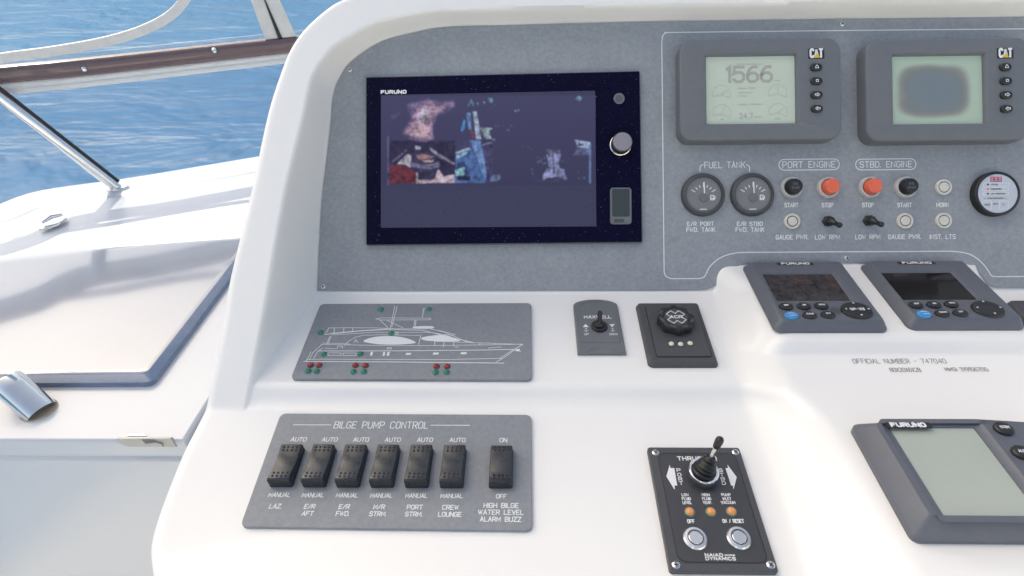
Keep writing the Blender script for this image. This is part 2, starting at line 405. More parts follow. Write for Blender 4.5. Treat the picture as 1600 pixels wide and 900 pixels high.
def height(U, V):
    b1 = smin(wB1(V), R1w+(R1v-V)*.10, .007)
    base = smax(np.zeros_like(V), b1, .006)
    base = smax(base, wB2(V), .012)
    pod = smin(wP(V), R2w+(R2v-V)*.10, .010)
    podr = base+(uE+.004-U)*2.2
    pod = smin(pod, podr, .006)
    b3 = smin(wB3(V), R2w-(V-(R2v-.021))*4, .012)
    blk = smax(pod, b3, .012)
    up = np.clip((V-(R1v-.035))/.05, 0, 1); up = up*up*(3-2*up)          # the side is steep beside the pod, gentle lower down
    d = U-(uS-.008-.004*up)
    blk = smin(blk, base+d*1.5, .030)
    w = smax(base, blk, .005+.019*np.clip((-.012-V)/.05, 0, 1))
    dd, sg = pdist(U, V, inner)
    d = -dd*sg                                # outside the inner outline (it runs right to left, then down)
    rim = smin(wC(V), np.minimum(d*5.0, 1.0), .012)
    return np.where(d > -.012, smax(w, rim, .005), w)
NV = len(sil)
rows_v = sil[::-1, 1]; rows_u = sil[::-1, 0]           # bottom to top
# resample rows so that shelf detail is fine
vv = []; 
fine = np.arange(rows_v[0], rows_v[-1], .0026)
vv = np.unique(np.concatenate([fine, rows_v]).round(6)); keep = [vv[0]]
for q in vv[1:]:
    if q-keep[-1] > .0007: keep.append(q)
keep[-1] = rows_v[-1]
vv = np.array(keep); us = np.interp(vv, rows_v, rows_u)
s = np.concatenate([[0, .0008, .0022, .0042, .007, .010, .0135, .0175], np.linspace(.021, .105, 95), np.linspace(.108, .62, 300), np.linspace(.625, 1, 90)])
s[8:] = .021+(s[8:]-.021)
TT = np.where(s[:, None] < .02, s[:, None], .021+(s[:, None]-.021)/(1-.021)*(URIGHT-us[None, :]-.021))
U = us[None, :]+TT; V = np.repeat(vv[None, :], len(s), 0)
Hh = height(U, V)
edge = np.concatenate([np.array([[URIGHT, rows_v[-1]]]), sil])
near = (U < us[None, :]+.06) | (V > rows_v[-1]-.05)
D = np.full(U.shape, 1.0); D[near] = pdist(U[near], V[near], edge)[0]
D = np.minimum(D, V-rows_v[0])
r0 = .013
dr = np.clip(D, 0, r0); Hh = Hh-(r0-np.sqrt(np.maximum(r0*r0-(r0-dr)**2, 0)))
P3 = FA.O[None, None, :]+U[..., None]*FA.U+V[..., None]*FA.V+Hh[..., None]*FA.N
ns, nv = U.shape
me = bpy.data.meshes.new('shell')
verts = P3.reshape(-1, 3)
idx = np.arange(ns*nv).reshape(ns, nv)
quads = np.stack([idx[:-1, :-1], idx[1:, :-1], idx[1:, 1:], idx[:-1, 1:]], -1).reshape(-1, 4)
loop = np.concatenate([idx[::-1, -1], idx[0, ::-1][1:], idx[1:, 0]])     # top, left, bottom edge
ring = verts[loop]
nl = len(loop); isb = np.arange(nl) >= ns+nv-1
sk1 = ring-FA.N*.012
sk2 = np.where(isb[:, None], ring+np.array([0, .02, -.25]), ring-FA.N*.42)
a0 = len(verts); verts = np.concatenate([verts, sk1, sk2])
i = np.arange(nl-1)
q1 = np.stack([loop[i], loop[i+1], a0+i+1, a0+i], -1)
q2 = np.stack([a0+i, a0+i+1, a0+nl+i+1, a0+nl+i], -1)
faces = np.concatenate([quads, q1[:, ::-1] if False else q1, q2])
me.from_pydata(verts.tolist(), [], faces.tolist()); me.materials.append(GEL)
me.polygons.foreach_set('use_smooth', [True]*len(me.polygons))
me.set_sharp_from_angle(angle=RAD(60))
console = Thing('helm_console', 'white moulded helm console with stepped shelves and raised rim', 'console', Frame(EYE*[1, 1, 0]+np.array([.2, .75, FLZ]), X1, (0, 1, 0)))
sh = bpy.data.objects.new('shell', me); COL.objects.link(sh); sh.parent = console.o
sh.matrix_parent_inverse = console.o.matrix_world.inverted()
# pedestal under the shell, and the infill that reaches the locker
def world_part(mb, name, m, th, ang=40):
    o = mb.obj(name, m, th, ang); o.matrix_parent_inverse = th.o.matrix_world.inverted(); return o
zb = FB2.O[2]
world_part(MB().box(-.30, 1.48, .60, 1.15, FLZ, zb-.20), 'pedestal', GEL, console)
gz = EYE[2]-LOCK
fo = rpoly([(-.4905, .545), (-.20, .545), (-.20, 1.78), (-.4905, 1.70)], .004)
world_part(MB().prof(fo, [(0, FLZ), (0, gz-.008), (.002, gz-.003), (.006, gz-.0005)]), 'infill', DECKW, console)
# printed numbers on the raised block
t3 = console
def lettering(th_frame, strokes, w, name, m, parent, h):
    mb = MB().strokes(strokes, w, 0.)
    pa = np.array([la(th_frame.w(*q)) for q in mb.v]); hh = height(pa[:, 0], pa[:, 1])
    mb.v = [tuple(FA.w(q[0], q[1], z_+h)) for q, z_ in zip(pa, hh)]
    return world_part(mb, name, m, parent, 0)
def frame_text(F, s_, pxl, pxr, pyb, pyt, h=0., **k):
    a = F.p(pxl, pyb, h); b = F.p(pxr, pyb, h); c = F.p((pxl+pxr)/2, pyt, h); d = F.p((pxl+pxr)/2, pyb, h)
    return text(s_, (a[0]+b[0])/2, d[1], c[1]-d[1], width=b[0]-a[0], **k)
Zc = zoom(1130, 390, 3.404)
st = []
for s_, x0, x1, yb, yt in (('OFFICIAL NUMBER - 747040', 693, 1187, 604, 580), ('80X20X6X28', 893, 1055, 649, 629), ('MMSI 319156700', 1186, 1412, 646, 627)):
    q = Zc((x0, yb), (x1, yt)); st += frame_text(FB3, s_, q[0][0], q[1][0], q[0][1], q[1][1])
lettering(FB3, st, .00068, 'printed_number', GREYP, console, .0006)

# ================================================================== INSTRUMENT PANEL (grey laminate on the dash)
ip = thing_px('instrument_panel', 'mottled grey instrument panel with white engraved border around the engine controls', 'panel', FA, 1000, 300)
PH = .003
out = [(1800, 450), (1800, 22), (1600, 26), (1040, 32.8)]
out = ip.pp(out)+[tuple(q) for q in spline(ip.pp(PAN_TOP), 4)]
out += spline(ip.pp([(1090, 455), (1110, 452), (1126, 441), (1138, 427), (1152, 417), (1172, 413)]), 4)+spline(ip.pp([(1502, 412), (1517, 418), (1531, 432), (1543, 447), (1556, 451)]), 4)
out = inset(ccw(out), .0012)
MB().plate(out, -.001, PH, .0008, 2).obj('face_plate', PANEL, ip, 30)
bd = [(1800, 43)]+spline([(1600, 45.2), (1300, 48), (1060, 50.7), (1045, 51), (1038, 53), (1034.8, 59), (1034, 70)], 6)
bd += spline([(1037.6, 424), (1040, 431), (1048, 435), (1060, 435.3)], 5)+spline([(1092, 435.3), (1101, 431.7), (1108, 418), (1120.5, 406), (1135, 398.7), (1152, 395), (1167, 394.3)], 5)
bd += spline([(1480, 392.6), (1492, 393), (1509.6, 395.6), (1522, 401), (1534.5, 411), (1543.8, 422.8), (1548.5, 430.6), (1554, 432), (1565, 432.2)], 5)+[(1800, 431)]
MB().ribbon(ip.pp(bd, PH), .0013, PH+.0003).obj('engraved_border', WHITE, ip, 0)
def itext(s_, x0, x1, yb, yt, w=.00085):
    a, b = ip.p(x0, yb, PH), ip.p(x1, yb, PH); c = ip.p(x0, yt, PH)
    return text(s_, (a[0]+b[0])/2, (a[1]+b[1])/2, c[1]-a[1], width=b[0]-a[0])
LT = [('FUEL TANK', 1100.9, 1164, 262.3, 253.2), ('PORT ENGINE', 1223, 1305, 261.8, 252.5), ('E/R PORT', 1074, 1115, 352.7, 346.9), ('FWD. TANK', 1072.8, 1116.8, 362, 355.7),
      ('E/R STBD', 1151.8, 1191.4, 352.7, 346.9), ('FWD. TANK', 1149.8, 1193.8, 362, 355.7), ('START', 1226, 1247, 323.6, 317.5), ('STOP', 1284.3, 1301.4, 323.6, 317.5),
      ('GAUGE PWR.', 1212.6, 1262.3, 373.8, 367.4), ('LOW RPM', 1273.8, 1312, 373.8, 367.4), ('STBD. ENGINE', 1343.7, 1424.6, 261.3, 252.3), ('STOP', 1347.4, 1364.5, 323.4, 317.3),
      ('START', 1402.4, 1424, 323.4, 317.3), ('HORN', 1463.5, 1482, 323.2, 317.1), ('LOW RPM', 1336.6, 1374.8, 373.4, 367), ('GAUGE PWR.', 1388, 1438, 373.2, 366.8), ('INST. LTS', 1452.8, 1492.6, 373, 366.6)]
for s_, *q in LT:
    MB().strokes(itext(s_, *q), .00105, PH+.0003).obj('engraved_lettering', WHITE, ip, 0)
mb = MB()
for x0, x1, y0, y1 in ((1217, 1311, 248.3, 266), (1337, 1430.8, 248.0, 265.7)):
    a, b = ip.p(x0, y1, PH), ip.p(x1, y0, PH)
    o_ = rrect(b[0]-a[0], b[1]-a[1], (b[1]-a[1])*.48, (a[0]+b[0])/2, (a[1]+b[1])/2); MB().ribbon(o_+[o_[0]], .0011, PH+.0003).obj('engraved_outline', WHITE, ip, 0)
for br in ([(1093.6, 268), (1094, 260.5), (1095.5, 258.4), (1098.8, 257.4)], [(1165.7, 257.4), (1169.5, 258.6), (1171, 261), (1171.3, 268.4)]):
    MB().ribbon(ip.pp(br, PH), .0011, PH+.0003).obj('engraved_bracket', WHITE, ip, 0)
def screw(th, x, y, z, r=.0032, m=SATIN, cross=True):
    mb = MB().prof(circ(r, 18, x, y), [(0, z-.0005), (0, z+.0004), (r*.25, z+.0011), (r*.55, z+.0013)])
    o_ = mb.obj('screw', m, th)
    a = random.uniform(0, 1.5); c = MB()
    for k in range(2):
        ca, sa = math.cos(a+k*math.pi/2)*r*.55, math.sin(a+k*math.pi/2)*r*.55
        c.ribbon([(x-ca, y-sa), (x+ca, y+sa)], r*.28, z+.0015+.00003*k)
    c.obj('slot', BLACK, o_, 0)
    return o_
for q in ((546.5, 108.8), (505, 448), (1316, 37.3), (1323, 403.3)):
    x, y = ip.p(*q, PH); screw(ip, x, y, PH, .0032)
def push_tall(px, py, m, lab):
    x, y = ip.p(px, py, PH)
    b = MB().prof(circ(.0148, 36, x, y), [(0, PH-.001), (0, PH+.0045), (.0012, PH+.006), (.0030, PH+.0062), (.0036, PH+.004)]).obj('push_button', SILV, ip)
    MB().prof(circ(.0103, 32, x, y), [(0, PH+.003), (0, PH+.0135), (.0008, PH+.0150), (.0025, PH+.0155)]).obj('cap', m, b)
    if lab:
        a, t = lab
        MB().strokes(text(a, x, y+.0012, .003, wf=.8)+text(t, x, y-.0042, .003, wf=.8), .0005, PH+.0157).obj('cap_lettering', m if m is RED else GREYP, b, 0)
    tag(b, 'red stop button' if m is RED else 'black start button')
for q in ((1235.5, 293.6, BLACK), (1292.5, 293.5, RED), (1357.5, 293.3, RED), (1413, 293.2, BLACK)):
    push_tall(*q, ('ENG.', 'START') if q[2] is BLACK else None)
def push_flat(px, py, brown):
    x, y = ip.p(px, py, PH)
    b = MB().prof(circ(.0110, 32, x, y), [(0, PH-.001), (0, PH+.002), (.0008, PH+.003), (.0030, PH+.003), (.0034, PH+.0012)], cap1=True).obj('push_button', CREAM, ip)
    MB().prof(circ(.0077, 28, x, y), [(0, PH+.0013), (.0006, PH+.0017)]).obj('groove', BRONZE if brown else BLACK, b)
    MB().prof(circ(.0064 if brown else .0066, 28, x, y), [(0, PH+.0012), (0, PH+.0026), (.0006, PH+.0031)]).obj('cap', CREAM, b)
for q in ((1473.3, 292.8, 0), (1237, 346, 1), (1413, 345.4, 1), (1473.3, 345, 0)): push_flat(*q)
def toggle(th, x, y, z, tip, scale=1.0, name='toggle_switch', nut=RUB, lev=RUB):
    k = scale
    b = MB().prof(circ(.0082*k, 6, x, y), [(0, z-.0005), (0, z+.0035*k), (.001*k, z+.0042*k)]).obj(name, nut, th, 20)
    r = [.0066, .0072, .0060, .0064, .0050, .0046, .0034, .0031, .0036, .0040, .0034, .0014]
    h = [.004, .0055, .007, .0085, .010, .012, .0135, .017, .020, .022, .0235, .0242]
    pts = [(x+tip[0]*max(0, a-.006)/.018, y+tip[1]*max(0, a-.006)/.018, z+a*k) for a in h]
    MB().tube(pts, [q*k for q in r], 18).obj('lever', lev, b)
    return b
for q in ((1293, 346), (1356.5, 345)):
    x, y = ip.p(*q, PH); toggle(ip, x, y, PH, (.006, -.009), .95)

# ================================================================== CHART PLOTTER
tv = thing_px('chart_plotter', 'wide glossy black chart plotter showing camera pictures on its screen', 'display', FA, 787, 247, h=.010)
GH = .010
cs_ = tv.pp([(572.6, 382.2), (1003, 377.8), (999, 111.5), (572.4, 121.2)], GH)
glass = mat('plotter_glass', (.004, .003, .020), .04, coat=0, spec=.10, mottle=.3, mscale=40)
n = glass.node_tree.nodes; l = glass.node_tree.links
tcx = n.new('ShaderNodeTexCoord'); vo = n.new('ShaderNodeTexVoronoi'); vo.inputs['Scale'].default_value = 240
l.new(tcx.outputs['Object'], vo.inputs['Vector'])
def specks(m_, thr, col):
    """dried water spots: small pale discs with a random radius"""
    n = m_.node_tree.nodes; l = m_.node_tree.links; p = n['Principled BSDF']
    tcx = n.new('ShaderNodeTexCoord'); last = None
    for scl, th_ in ((150, thr), (420, thr*1.1)):
        vo = n.new('ShaderNodeTexVoronoi'); vo.inputs['Scale'].default_value = scl; vo.voronoi_dimensions = '2D'
        l.new(tcx.outputs['Object'], vo.inputs['Vector'])
        wn_ = n.new('ShaderNodeTexWhiteNoise'); wn_.noise_dimensions = '3D'; l.new(vo.outputs['Color'], wn_.inputs['Vector'])
        pw = n.new('ShaderNodeMath'); pw.operation = 'POWER'; pw.inputs[1].default_value = 5; l.new(wn_.outputs['Value'], pw.inputs[0])
        mu = n.new('ShaderNodeMath'); mu.operation = 'MULTIPLY'; mu.inputs[1].default_value = th_; l.new(pw.outputs[0], mu.inputs[0])
        lt = n.new('ShaderNodeMath'); lt.operation = 'LESS_THAN'; l.new(vo.outputs['Distance'], lt.inputs[0]); l.new(mu.outputs[0], lt.inputs[1])
        if last:
            mx = n.new('ShaderNodeMath'); mx.operation = 'MAXIMUM'; l.new(last.outputs[0], mx.inputs[0]); l.new(lt.outputs[0], mx.inputs[1]); last = mx
        else: last = lt
    x = n.new('ShaderNodeMix'); x.data_type = 'RGBA'; s0 = p.inputs['Base Color']
    if s0.is_linked: l.new(s0.links[0].from_socket, x.inputs[6])
    else: x.inputs[6].default_value = s0.default_value
    x.inputs[7].default_value = tuple(col)+(1,); l.new(last.outputs[0], x.inputs[0]); l.new(x.outputs[2], s0)
specks(glass, .12, (.07, .08, .14))
bodyo = rpoly(inset(ccw(cs_), -.0012), .002, 3)
MB().plate(bodyo, .001, GH-.001, .0008, 2).obj('housing', HOUSD, tv)
gl = MB().plate(rpoly(ccw(cs_), .002, 3), GH-.0012, GH, .0005, 2).obj('cover_glass', glass, tv)
scr_m = mat('plotter_screen', (.018, .018, .035), .07, spec=.15, mottle=.08, mscale=8, emit=(.036, .039, .088), es=.9/2**EXPO)
specks(scr_m, .08, (.06, .07, .10))
Zs = zoom(540, 90, 2.904)
SH = GH+.0003
so = tv.pp(Zs((160, 772), (1138, 766), (1132, 150), (160, 170)), SH)
scr = MB().poly(so, SH).obj('screen', scr_m, tv, 0)
# pictures from the four cameras: flat coloured shapes shown by the screen
pic = bpy.data.materials.new('screen_picture'); pic.use_nodes = True
n = pic.node_tree.nodes; l = pic.node_tree.links; p = n['Principled BSDF']
at_ = n.new('ShaderNodeAttribute'); at_.attribute_name = 'shade'
l.new(at_.outputs['Color'], p.inputs['Emission Color']); p.inputs['Emission Strength'].default_value = .9/2**EXPO
p.inputs['Base Color'].default_value = (.012, .012, .025, 1); p.inputs['Roughness'].default_value = .08; p.inputs['Specular IOR Level'].default_value = .15
PX0, PX1, PY0, PY1, PST = 596., 931., 149., 290., .75
GX, GY = np.meshgrid(np.arange(PX0, PX1, PST), np.arange(PY0, PY1, PST))
IMG = np.zeros(GX.shape+(3,)); IMG[:] = lin((58, 58, 92))[:3]
IMG *= (1.25-.35*(GY-PY0)/(PY1-PY0))[..., None]
def blur(a_, r):
    for ax2 in (0, 1):
        k_ = np.zeros_like(a_)
        for d_ in range(-r, r+1): k_ += np.roll(a_, d_, ax2)
        a_ = k_/(2*r+1)
    return a_
def ragged(pts, k=3, amp=.16):
    rq = random.Random(len(pts)*7+int(pts[0][0]))
    for _ in range(k):
        o2 = []
        for i_ in range(len(pts)):
            a_, c_ = np.array(pts[i_], float), np.array(pts[(i_+1) % len(pts)], float)
            d_ = c_-a_; o2 += [tuple(a_), tuple((a_+c_)/2+np.array([-d_[1], d_[0]])*rq.uniform(-amp, amp))]
        pts = o2
    return pts
RNG = np.random.default_rng(5)
NZ = blur(RNG.random(GX.shape), 2)*.5+blur(RNG.random(GX.shape), 5)*1.2+RNG.random(GX.shape)*.06
NZ = (NZ-NZ.mean())/NZ.std()
def inside(pts):
    m_ = np.zeros(GX.shape, bool); n_ = len(pts)
    for i_ in range(n_):
        (x0, y0), (x1, y1) = pts[i_-1], pts[i_]
        if y0 == y1: continue
        c_ = ((GY < y0) != (GY < y1)) & (GX < (x1-x0)*(GY-y0)/(y1-y0)+x0); m_ ^= c_
    return m_
def picture(shapes, Zf, soft):
    for c, pts in shapes:
        big = len(pts) > 9
        a_ = blur(inside(Zf(*(ragged(pts) if big else pts))).astype(float), 3 if (big and soft) else 1)
        col = np.array(lin(c)[:3])*(1+.28*NZ)[..., None]
        IMG[:] = IMG*(1-a_[..., None]*.9)+np.maximum(col, 0)*a_[..., None]*.9
Z1 = zoom(590, 130, 5.294); Z2 = zoom(760, 130, 5.294)
pk = (158, 134, 165)
picture([
 ((42, 38, 66), [(95, 476), (95, 826), (640, 826), (640, 476)]),
 ((70, 66, 98), [(90, 320), (150, 290), (200, 250), (180, 225), (110, 270)]),
 ((110, 98, 140), [(205, 410), (260, 340), (290, 290), (240, 180), (330, 160), (410, 130), (500, 150), (640, 150), (630, 200), (560, 240), (500, 260), (470, 330), (460, 470), (320, 472), (220, 430)]),
 (pk, [(230, 405), (290, 320), (310, 250), (370, 190), (440, 150), (490, 200), (570, 190), (500, 240), (450, 290), (450, 380), (440, 460), (330, 450)]),
 ((170, 165, 195), [(320, 290), (350, 230), (400, 190), (430, 240), (400, 300), (340, 330)]),
 ((176, 150, 172), [(290, 420), (330, 350), (380, 330), (430, 380), (425, 440), (340, 440)]),
 ((55, 48, 72), [(215, 425), (310, 448), (306, 456), (213, 433)]), ((55, 48, 72), [(330, 452), (500, 482), (500, 490), (330, 460)]),
 ((100, 100, 130), [(115, 650), (240, 545), (245, 560), (130, 655)]),
 ((168, 165, 190), [(155, 672), (250, 585), (280, 600), (275, 700), (215, 670)]),
 ((100, 42, 48), [(97, 678), (215, 680), (320, 740), (318, 828), (97, 828)]),
 ((172, 160, 182), [(318, 738), (335, 745), (335, 828), (318, 828)]),
 ((178, 165, 188), [(335, 800), (470, 795), (500, 705), (545, 770), (640, 755), (640, 824), (340, 828)]),
 ((52, 52, 80), [(275, 660), (290, 600), (330, 578), (470, 585), (515, 640), (510, 700), (490, 720), (470, 790), (350, 802), (335, 720), (285, 700)]),
 ((110, 108, 150), [(280, 655), (350, 670), (440, 672), (512, 640), (512, 695), (430, 712), (330, 702), (285, 690)]),
 ((140, 110, 120), [(318, 600), (370, 585), (470, 605), (440, 625), (340, 632)]), ((170, 150, 160), [(370, 640), (470, 632), (460, 652), (390, 655)]),
 ((60, 30, 60), [(270, 568), (330, 560), (330, 580), (270, 582)]),
 ((130, 130, 160), [(430, 530), (640, 665), (640, 680), (520, 620), (440, 560)]), ((150, 155, 190), [(310, 515), (360, 530), (350, 550), (315, 545)]),
], Z1, True)
picture([
 ((62, 60, 98), [(640, 476), (952, 476), (952, 826), (640, 826)]),
 ((70, 100, 160), [(645, 600), (770, 530), (800, 600), (905, 770), (890, 826), (642, 826)]),
 ((150, 175, 205), [(642, 570), (765, 530), (762, 550), (645, 590)]), ((125, 165, 195), [(648, 600), (745, 560), (740, 585), (660, 625)]),
 ((130, 180, 200), [(642, 720), (720, 690), (715, 760), (645, 770)]), ((44, 60, 110), [(660, 660), (735, 640), (720, 690), (650, 715)]),
 ((95, 130, 190), [(765, 470), (850, 478), (905, 740), (890, 800), (850, 720), (800, 560)]),
 ((60, 85, 140), [(752, 460), (770, 470), (880, 790), (866, 800)]),
 ((160, 175, 215), [(788, 232), (820, 232), (856, 465), (815, 465), (800, 330)]), ((110, 150, 215), [(735, 248), (768, 244), (776, 390), (755, 380)]),
 ((70, 140, 215), [(690, 390), (712, 300), (728, 310), (722, 370), (700, 402)]), ((120, 60, 66), [(768, 395), (792, 400), (795, 460), (780, 455)]),
 ((130, 150, 170), [(850, 372), (920, 380), (942, 462), (895, 460), (868, 425)]), ((135, 140, 165), [(840, 366), (952, 372), (950, 380), (850, 380)]),
 ((120, 130, 165), [(860, 510), (952, 485), (952, 492), (862, 517)]),
 ((26, 24, 44), [(656, 768), (768, 768), (768, 806), (656, 806)]), ((100, 125, 160), [(742, 190), (775, 130), (800, 185), (790, 195), (775, 160), (752, 196)]),
 ((90, 130, 150), [(905, 120), (950, 125), (950, 170), (930, 160)]), ((130, 150, 180), [(820, 160), (835, 165), (830, 185)]), ((130, 150, 180), [(875, 150), (890, 160), (880, 175)]),
], Z1, False)
sp = []
rs = random.Random(3)
for _ in range(46):
    cx, cy = rs.choice([(60, 140), (240, 140), (105, 355), (200, 370), (85, 490), (340, 540), (360, 730), (720, 725), (770, 760), (465, 640), (640, 650), (270, 210), (40, 200)])
    x, y = cx+rs.uniform(-45, 45), cy+rs.uniform(-28, 28); r = rs.uniform(3, 9)
    b = rs.uniform(.6, 1.0); sp.append(((int(120*b), int(150*b), int(178*b)), [(x-r, y), (x, y-r*.8), (x+r, y+r*.2), (x+r*.2, y+r)]))
picture([
 ((128, 135, 188), [(475, 802), (490, 720), (520, 700), (495, 590), (500, 545), (600, 548), (615, 590), (590, 660), (610, 705), (645, 715), (662, 800)]),
 ((62, 60, 95), [(543, 560), (553, 560), (565, 750), (553, 752)]), ((70, 68, 105), [(570, 795), (590, 775), (640, 770), (640, 785)]),
 ((78, 76, 110), [(495, 590), (500, 545), (600, 548), (612, 590), (560, 575)]),
 ((150, 170, 215), [(730, 468), (862, 490), (862, 540), (752, 530)]), ((44, 48, 80), [(762, 500), (803, 502), (803, 522), (765, 520)]), ((95, 105, 150), [(745, 535), (850, 542), (850, 582), (730, 580)]),
 ((120, 130, 165), [(720, 588), (850, 586), (850, 592), (720, 593)]), ((95, 120, 170), [(850, 500), (864, 500), (866, 830), (850, 830)]),
 ((90, 105, 150), [(20, 800), (60, 760), (110, 755), (118, 790), (80, 815), (40, 815)]), ((45, 50, 100), [(0, 720), (10, 740), (40, 800), (0, 810)]),
 ((140, 160, 180), [(0, 375), (45, 372), (20, 395), (40, 455), (0, 460)]), ((118, 160, 190), [(735, 130), (765, 100), (790, 125), (770, 150)]),
 ((74, 72, 100), [(400, 803), (690, 800), (690, 806), (400, 810)]),
]+sp, Z2, False)
picture([((92, 96, 138), [(80, 440), (94, 440), (94, 870), (80, 870)])], Z1, False)
IMG = blur(IMG, 1)
cuts = [0, int((711-PX0)/PST), int((785-PX0)/PST), GX.shape[1]-1]
for c0, c1 in zip(cuts[:-1], cuts[1:]):
    nr, nc = GX.shape[0], c1-c0+1
    gx, gy, im = GX[:, c0:c1+1].ravel(), GY[:, c0:c1+1].ravel(), IMG[:, c0:c1+1].reshape(-1, 3)
    mb = MB(); mb.v = [(*tv.p(a_, b_, SH), SH+.0003) for a_, b_ in zip(gx, gy)]
    ix = np.arange(nr*nc).reshape(nr, nc)
    mb.f = np.stack([ix[1:, :-1], ix[1:, 1:], ix[:-1, 1:], ix[:-1, :-1]], -1).reshape(-1, 4).tolist()
    o_ = mb.obj('camera_picture', pic, scr, 0)
    at2 = o_.data.attributes.new('shade', 'FLOAT_COLOR', 'POINT')
    at2.data.foreach_set('color', np.c_[im, np.ones(len(im))].ravel().astype(np.float32))
lt_ = tv.pp(Zs((162, 163.5), (274, 162), (162, 151)), SH)
MB().strokes(text('FURUNO', (lt_[0][0]+lt_[1][0])/2, lt_[0][1], lt_[2][1]-lt_[0][1], width=lt_[1][0]-lt_[0][0], gap=2.0), .0017, SH+.0004).obj('maker_lettering', WHITE, tv, 0)
x, y = tv.p(*Zs((1241, 186))[0], GH)
b = MB().prof(circ(.0076, 32, x, y), [(0, GH-.0005), (0, GH+.0008), (.0008, GH+.0014), (.0016, GH+.001)]).obj('power_button', HOUS, tv)
MB().prof(circ(.0052, 28, x, y), [(0, GH+.0008), (.0006, GH+.0018), (.003, GH+.0012)]).obj('cap', HOUSD, b)
x, y = tv.p(*Zs((1247, 397))[0], GH)
b = MB().prof(circ(.0148, 40, x, y), [(0, GH-.0005), (0, GH+.0012), (.0012, GH+.002)]).obj('rotary_knob', SATIN, tv)
KP = [(0, GH+.001), (0, GH+.012)]
MB().loft([[(x+(.0135+(.0005 if i_ % 2 else -.0003))*math.cos(2*math.pi*i_/72), y+(.0135+(.0005 if i_ % 2 else -.0003))*math.sin(2*math.pi*i_/72), z) for i_ in range(72)] for z in (GH+.001, GH+.013)]).obj('grip', BLACK, b, 20)
KN = mat('rose_aluminium', (.50, .42, .42), .3, metal=.8)
MB().prof(circ(.0132, 40, x, y), [(.0005, GH+.012), (0, GH+.0135), (0, GH+.0175), (.0012, GH+.019), (.004, GH+.0192)]).obj('cap', KN, b)
co = tv.pp(Zs((1200, 757), (1297, 757), (1297, 591), (1200, 591)), GH)
w_, h_ = co[1][0]-co[0][0], co[2][1]-co[1][1]; cx, cy = (co[0][0]+co[1][0])/2, (co[0][1]+co[2][1])/2
b = MB().prof(rrect(w_, h_, .004, cx, cy), [(0, GH-.0005), (0, GH+.0022), (.0006, GH+.003), (.0018, GH+.003), (.0022, GH+.0022)]).obj('card_door', HOUS, tv)
MB().plate(rrect(w_*.80, h_*.76, .002, cx, cy+h_*.085), GH+.002, GH+.0028, .0005).obj('window', mat('smoked_green', (.045, .055, .055), .15, coat=.4), b)
MB().plate(rrect(w_*.48, h_*.075, .0018, cx-w_*.10, cy-h_*.40), GH+.002, GH+.0038, .0006).obj('catch', CHAR, b)

# ================================================================== ENGINE DISPLAYS
lcd2 = bpy.data.materials.new('lcd_stained'); lcd2.use_nodes = True     # a burnt-in stain on the second display's liquid crystal
n = lcd2.node_tree.nodes; l = lcd2.node_tree.links; p = n['Principled BSDF']
p.inputs['Roughness'].default_value = .22; p.inputs['Coat Weight'].default_value = .25
tcx = n.new('ShaderNodeTexCoord'); se = n.new('ShaderNodeSeparateXYZ'); l.new(tcx.outputs['Generated'], se.inputs[0])
nz = n.new('ShaderNodeTexNoise'); nz.inputs['Scale'].default_value = 3; l.new(tcx.outputs['Generated'], nz.inputs['Vector'])
def mth(op, a, b_=None, cl=False):
    q = n.new('ShaderNodeMath'); q.operation = op; q.use_clamp = cl
    for i_, v_ in enumerate((a, b_)):
        if v_ is None: continue
        if hasattr(v_, 'links'): l.new(v_, q.inputs[i_])
        else: q.inputs[i_].default_value = v_
    return q.outputs[0]
ax = mth('POWER', mth('ABSOLUTE', mth('MULTIPLY', mth('SUBTRACT', se.outputs[0], .46), 2.35)), 4)
ay = mth('POWER', mth('ABSOLUTE', mth('MULTIPLY', mth('SUBTRACT', se.outputs[1], .49), 2.45)), 4)
dd_ = mth('ADD', mth('ADD', ax, ay), mth('MULTIPLY', mth('SUBTRACT', nz.outputs['Fac'], .5), .5))
cr = n.new('ShaderNodeValToRGB'); l.new(dd_, cr.inputs[0])
e_ = cr.color_ramp.elements; e_[0].position = .0; e_[0].color = (.185, .225, .245, 1); e_[1].position = 1.0; e_[1].color = (.43, .54, .43, 1)
q = cr.color_ramp.elements.new(.25); q.color = (.205, .225, .225, 1); q = cr.color_ramp.elements.new(.50); q.color = (.265, .275, .245, 1); q = cr.color_ramp.elements.new(.74); q.color = (.37, .42, .345, 1)
l.new(cr.outputs[0], p.inputs['Base Color'])
EH = .026
Ze = zoom(1030, 30, 4.09)
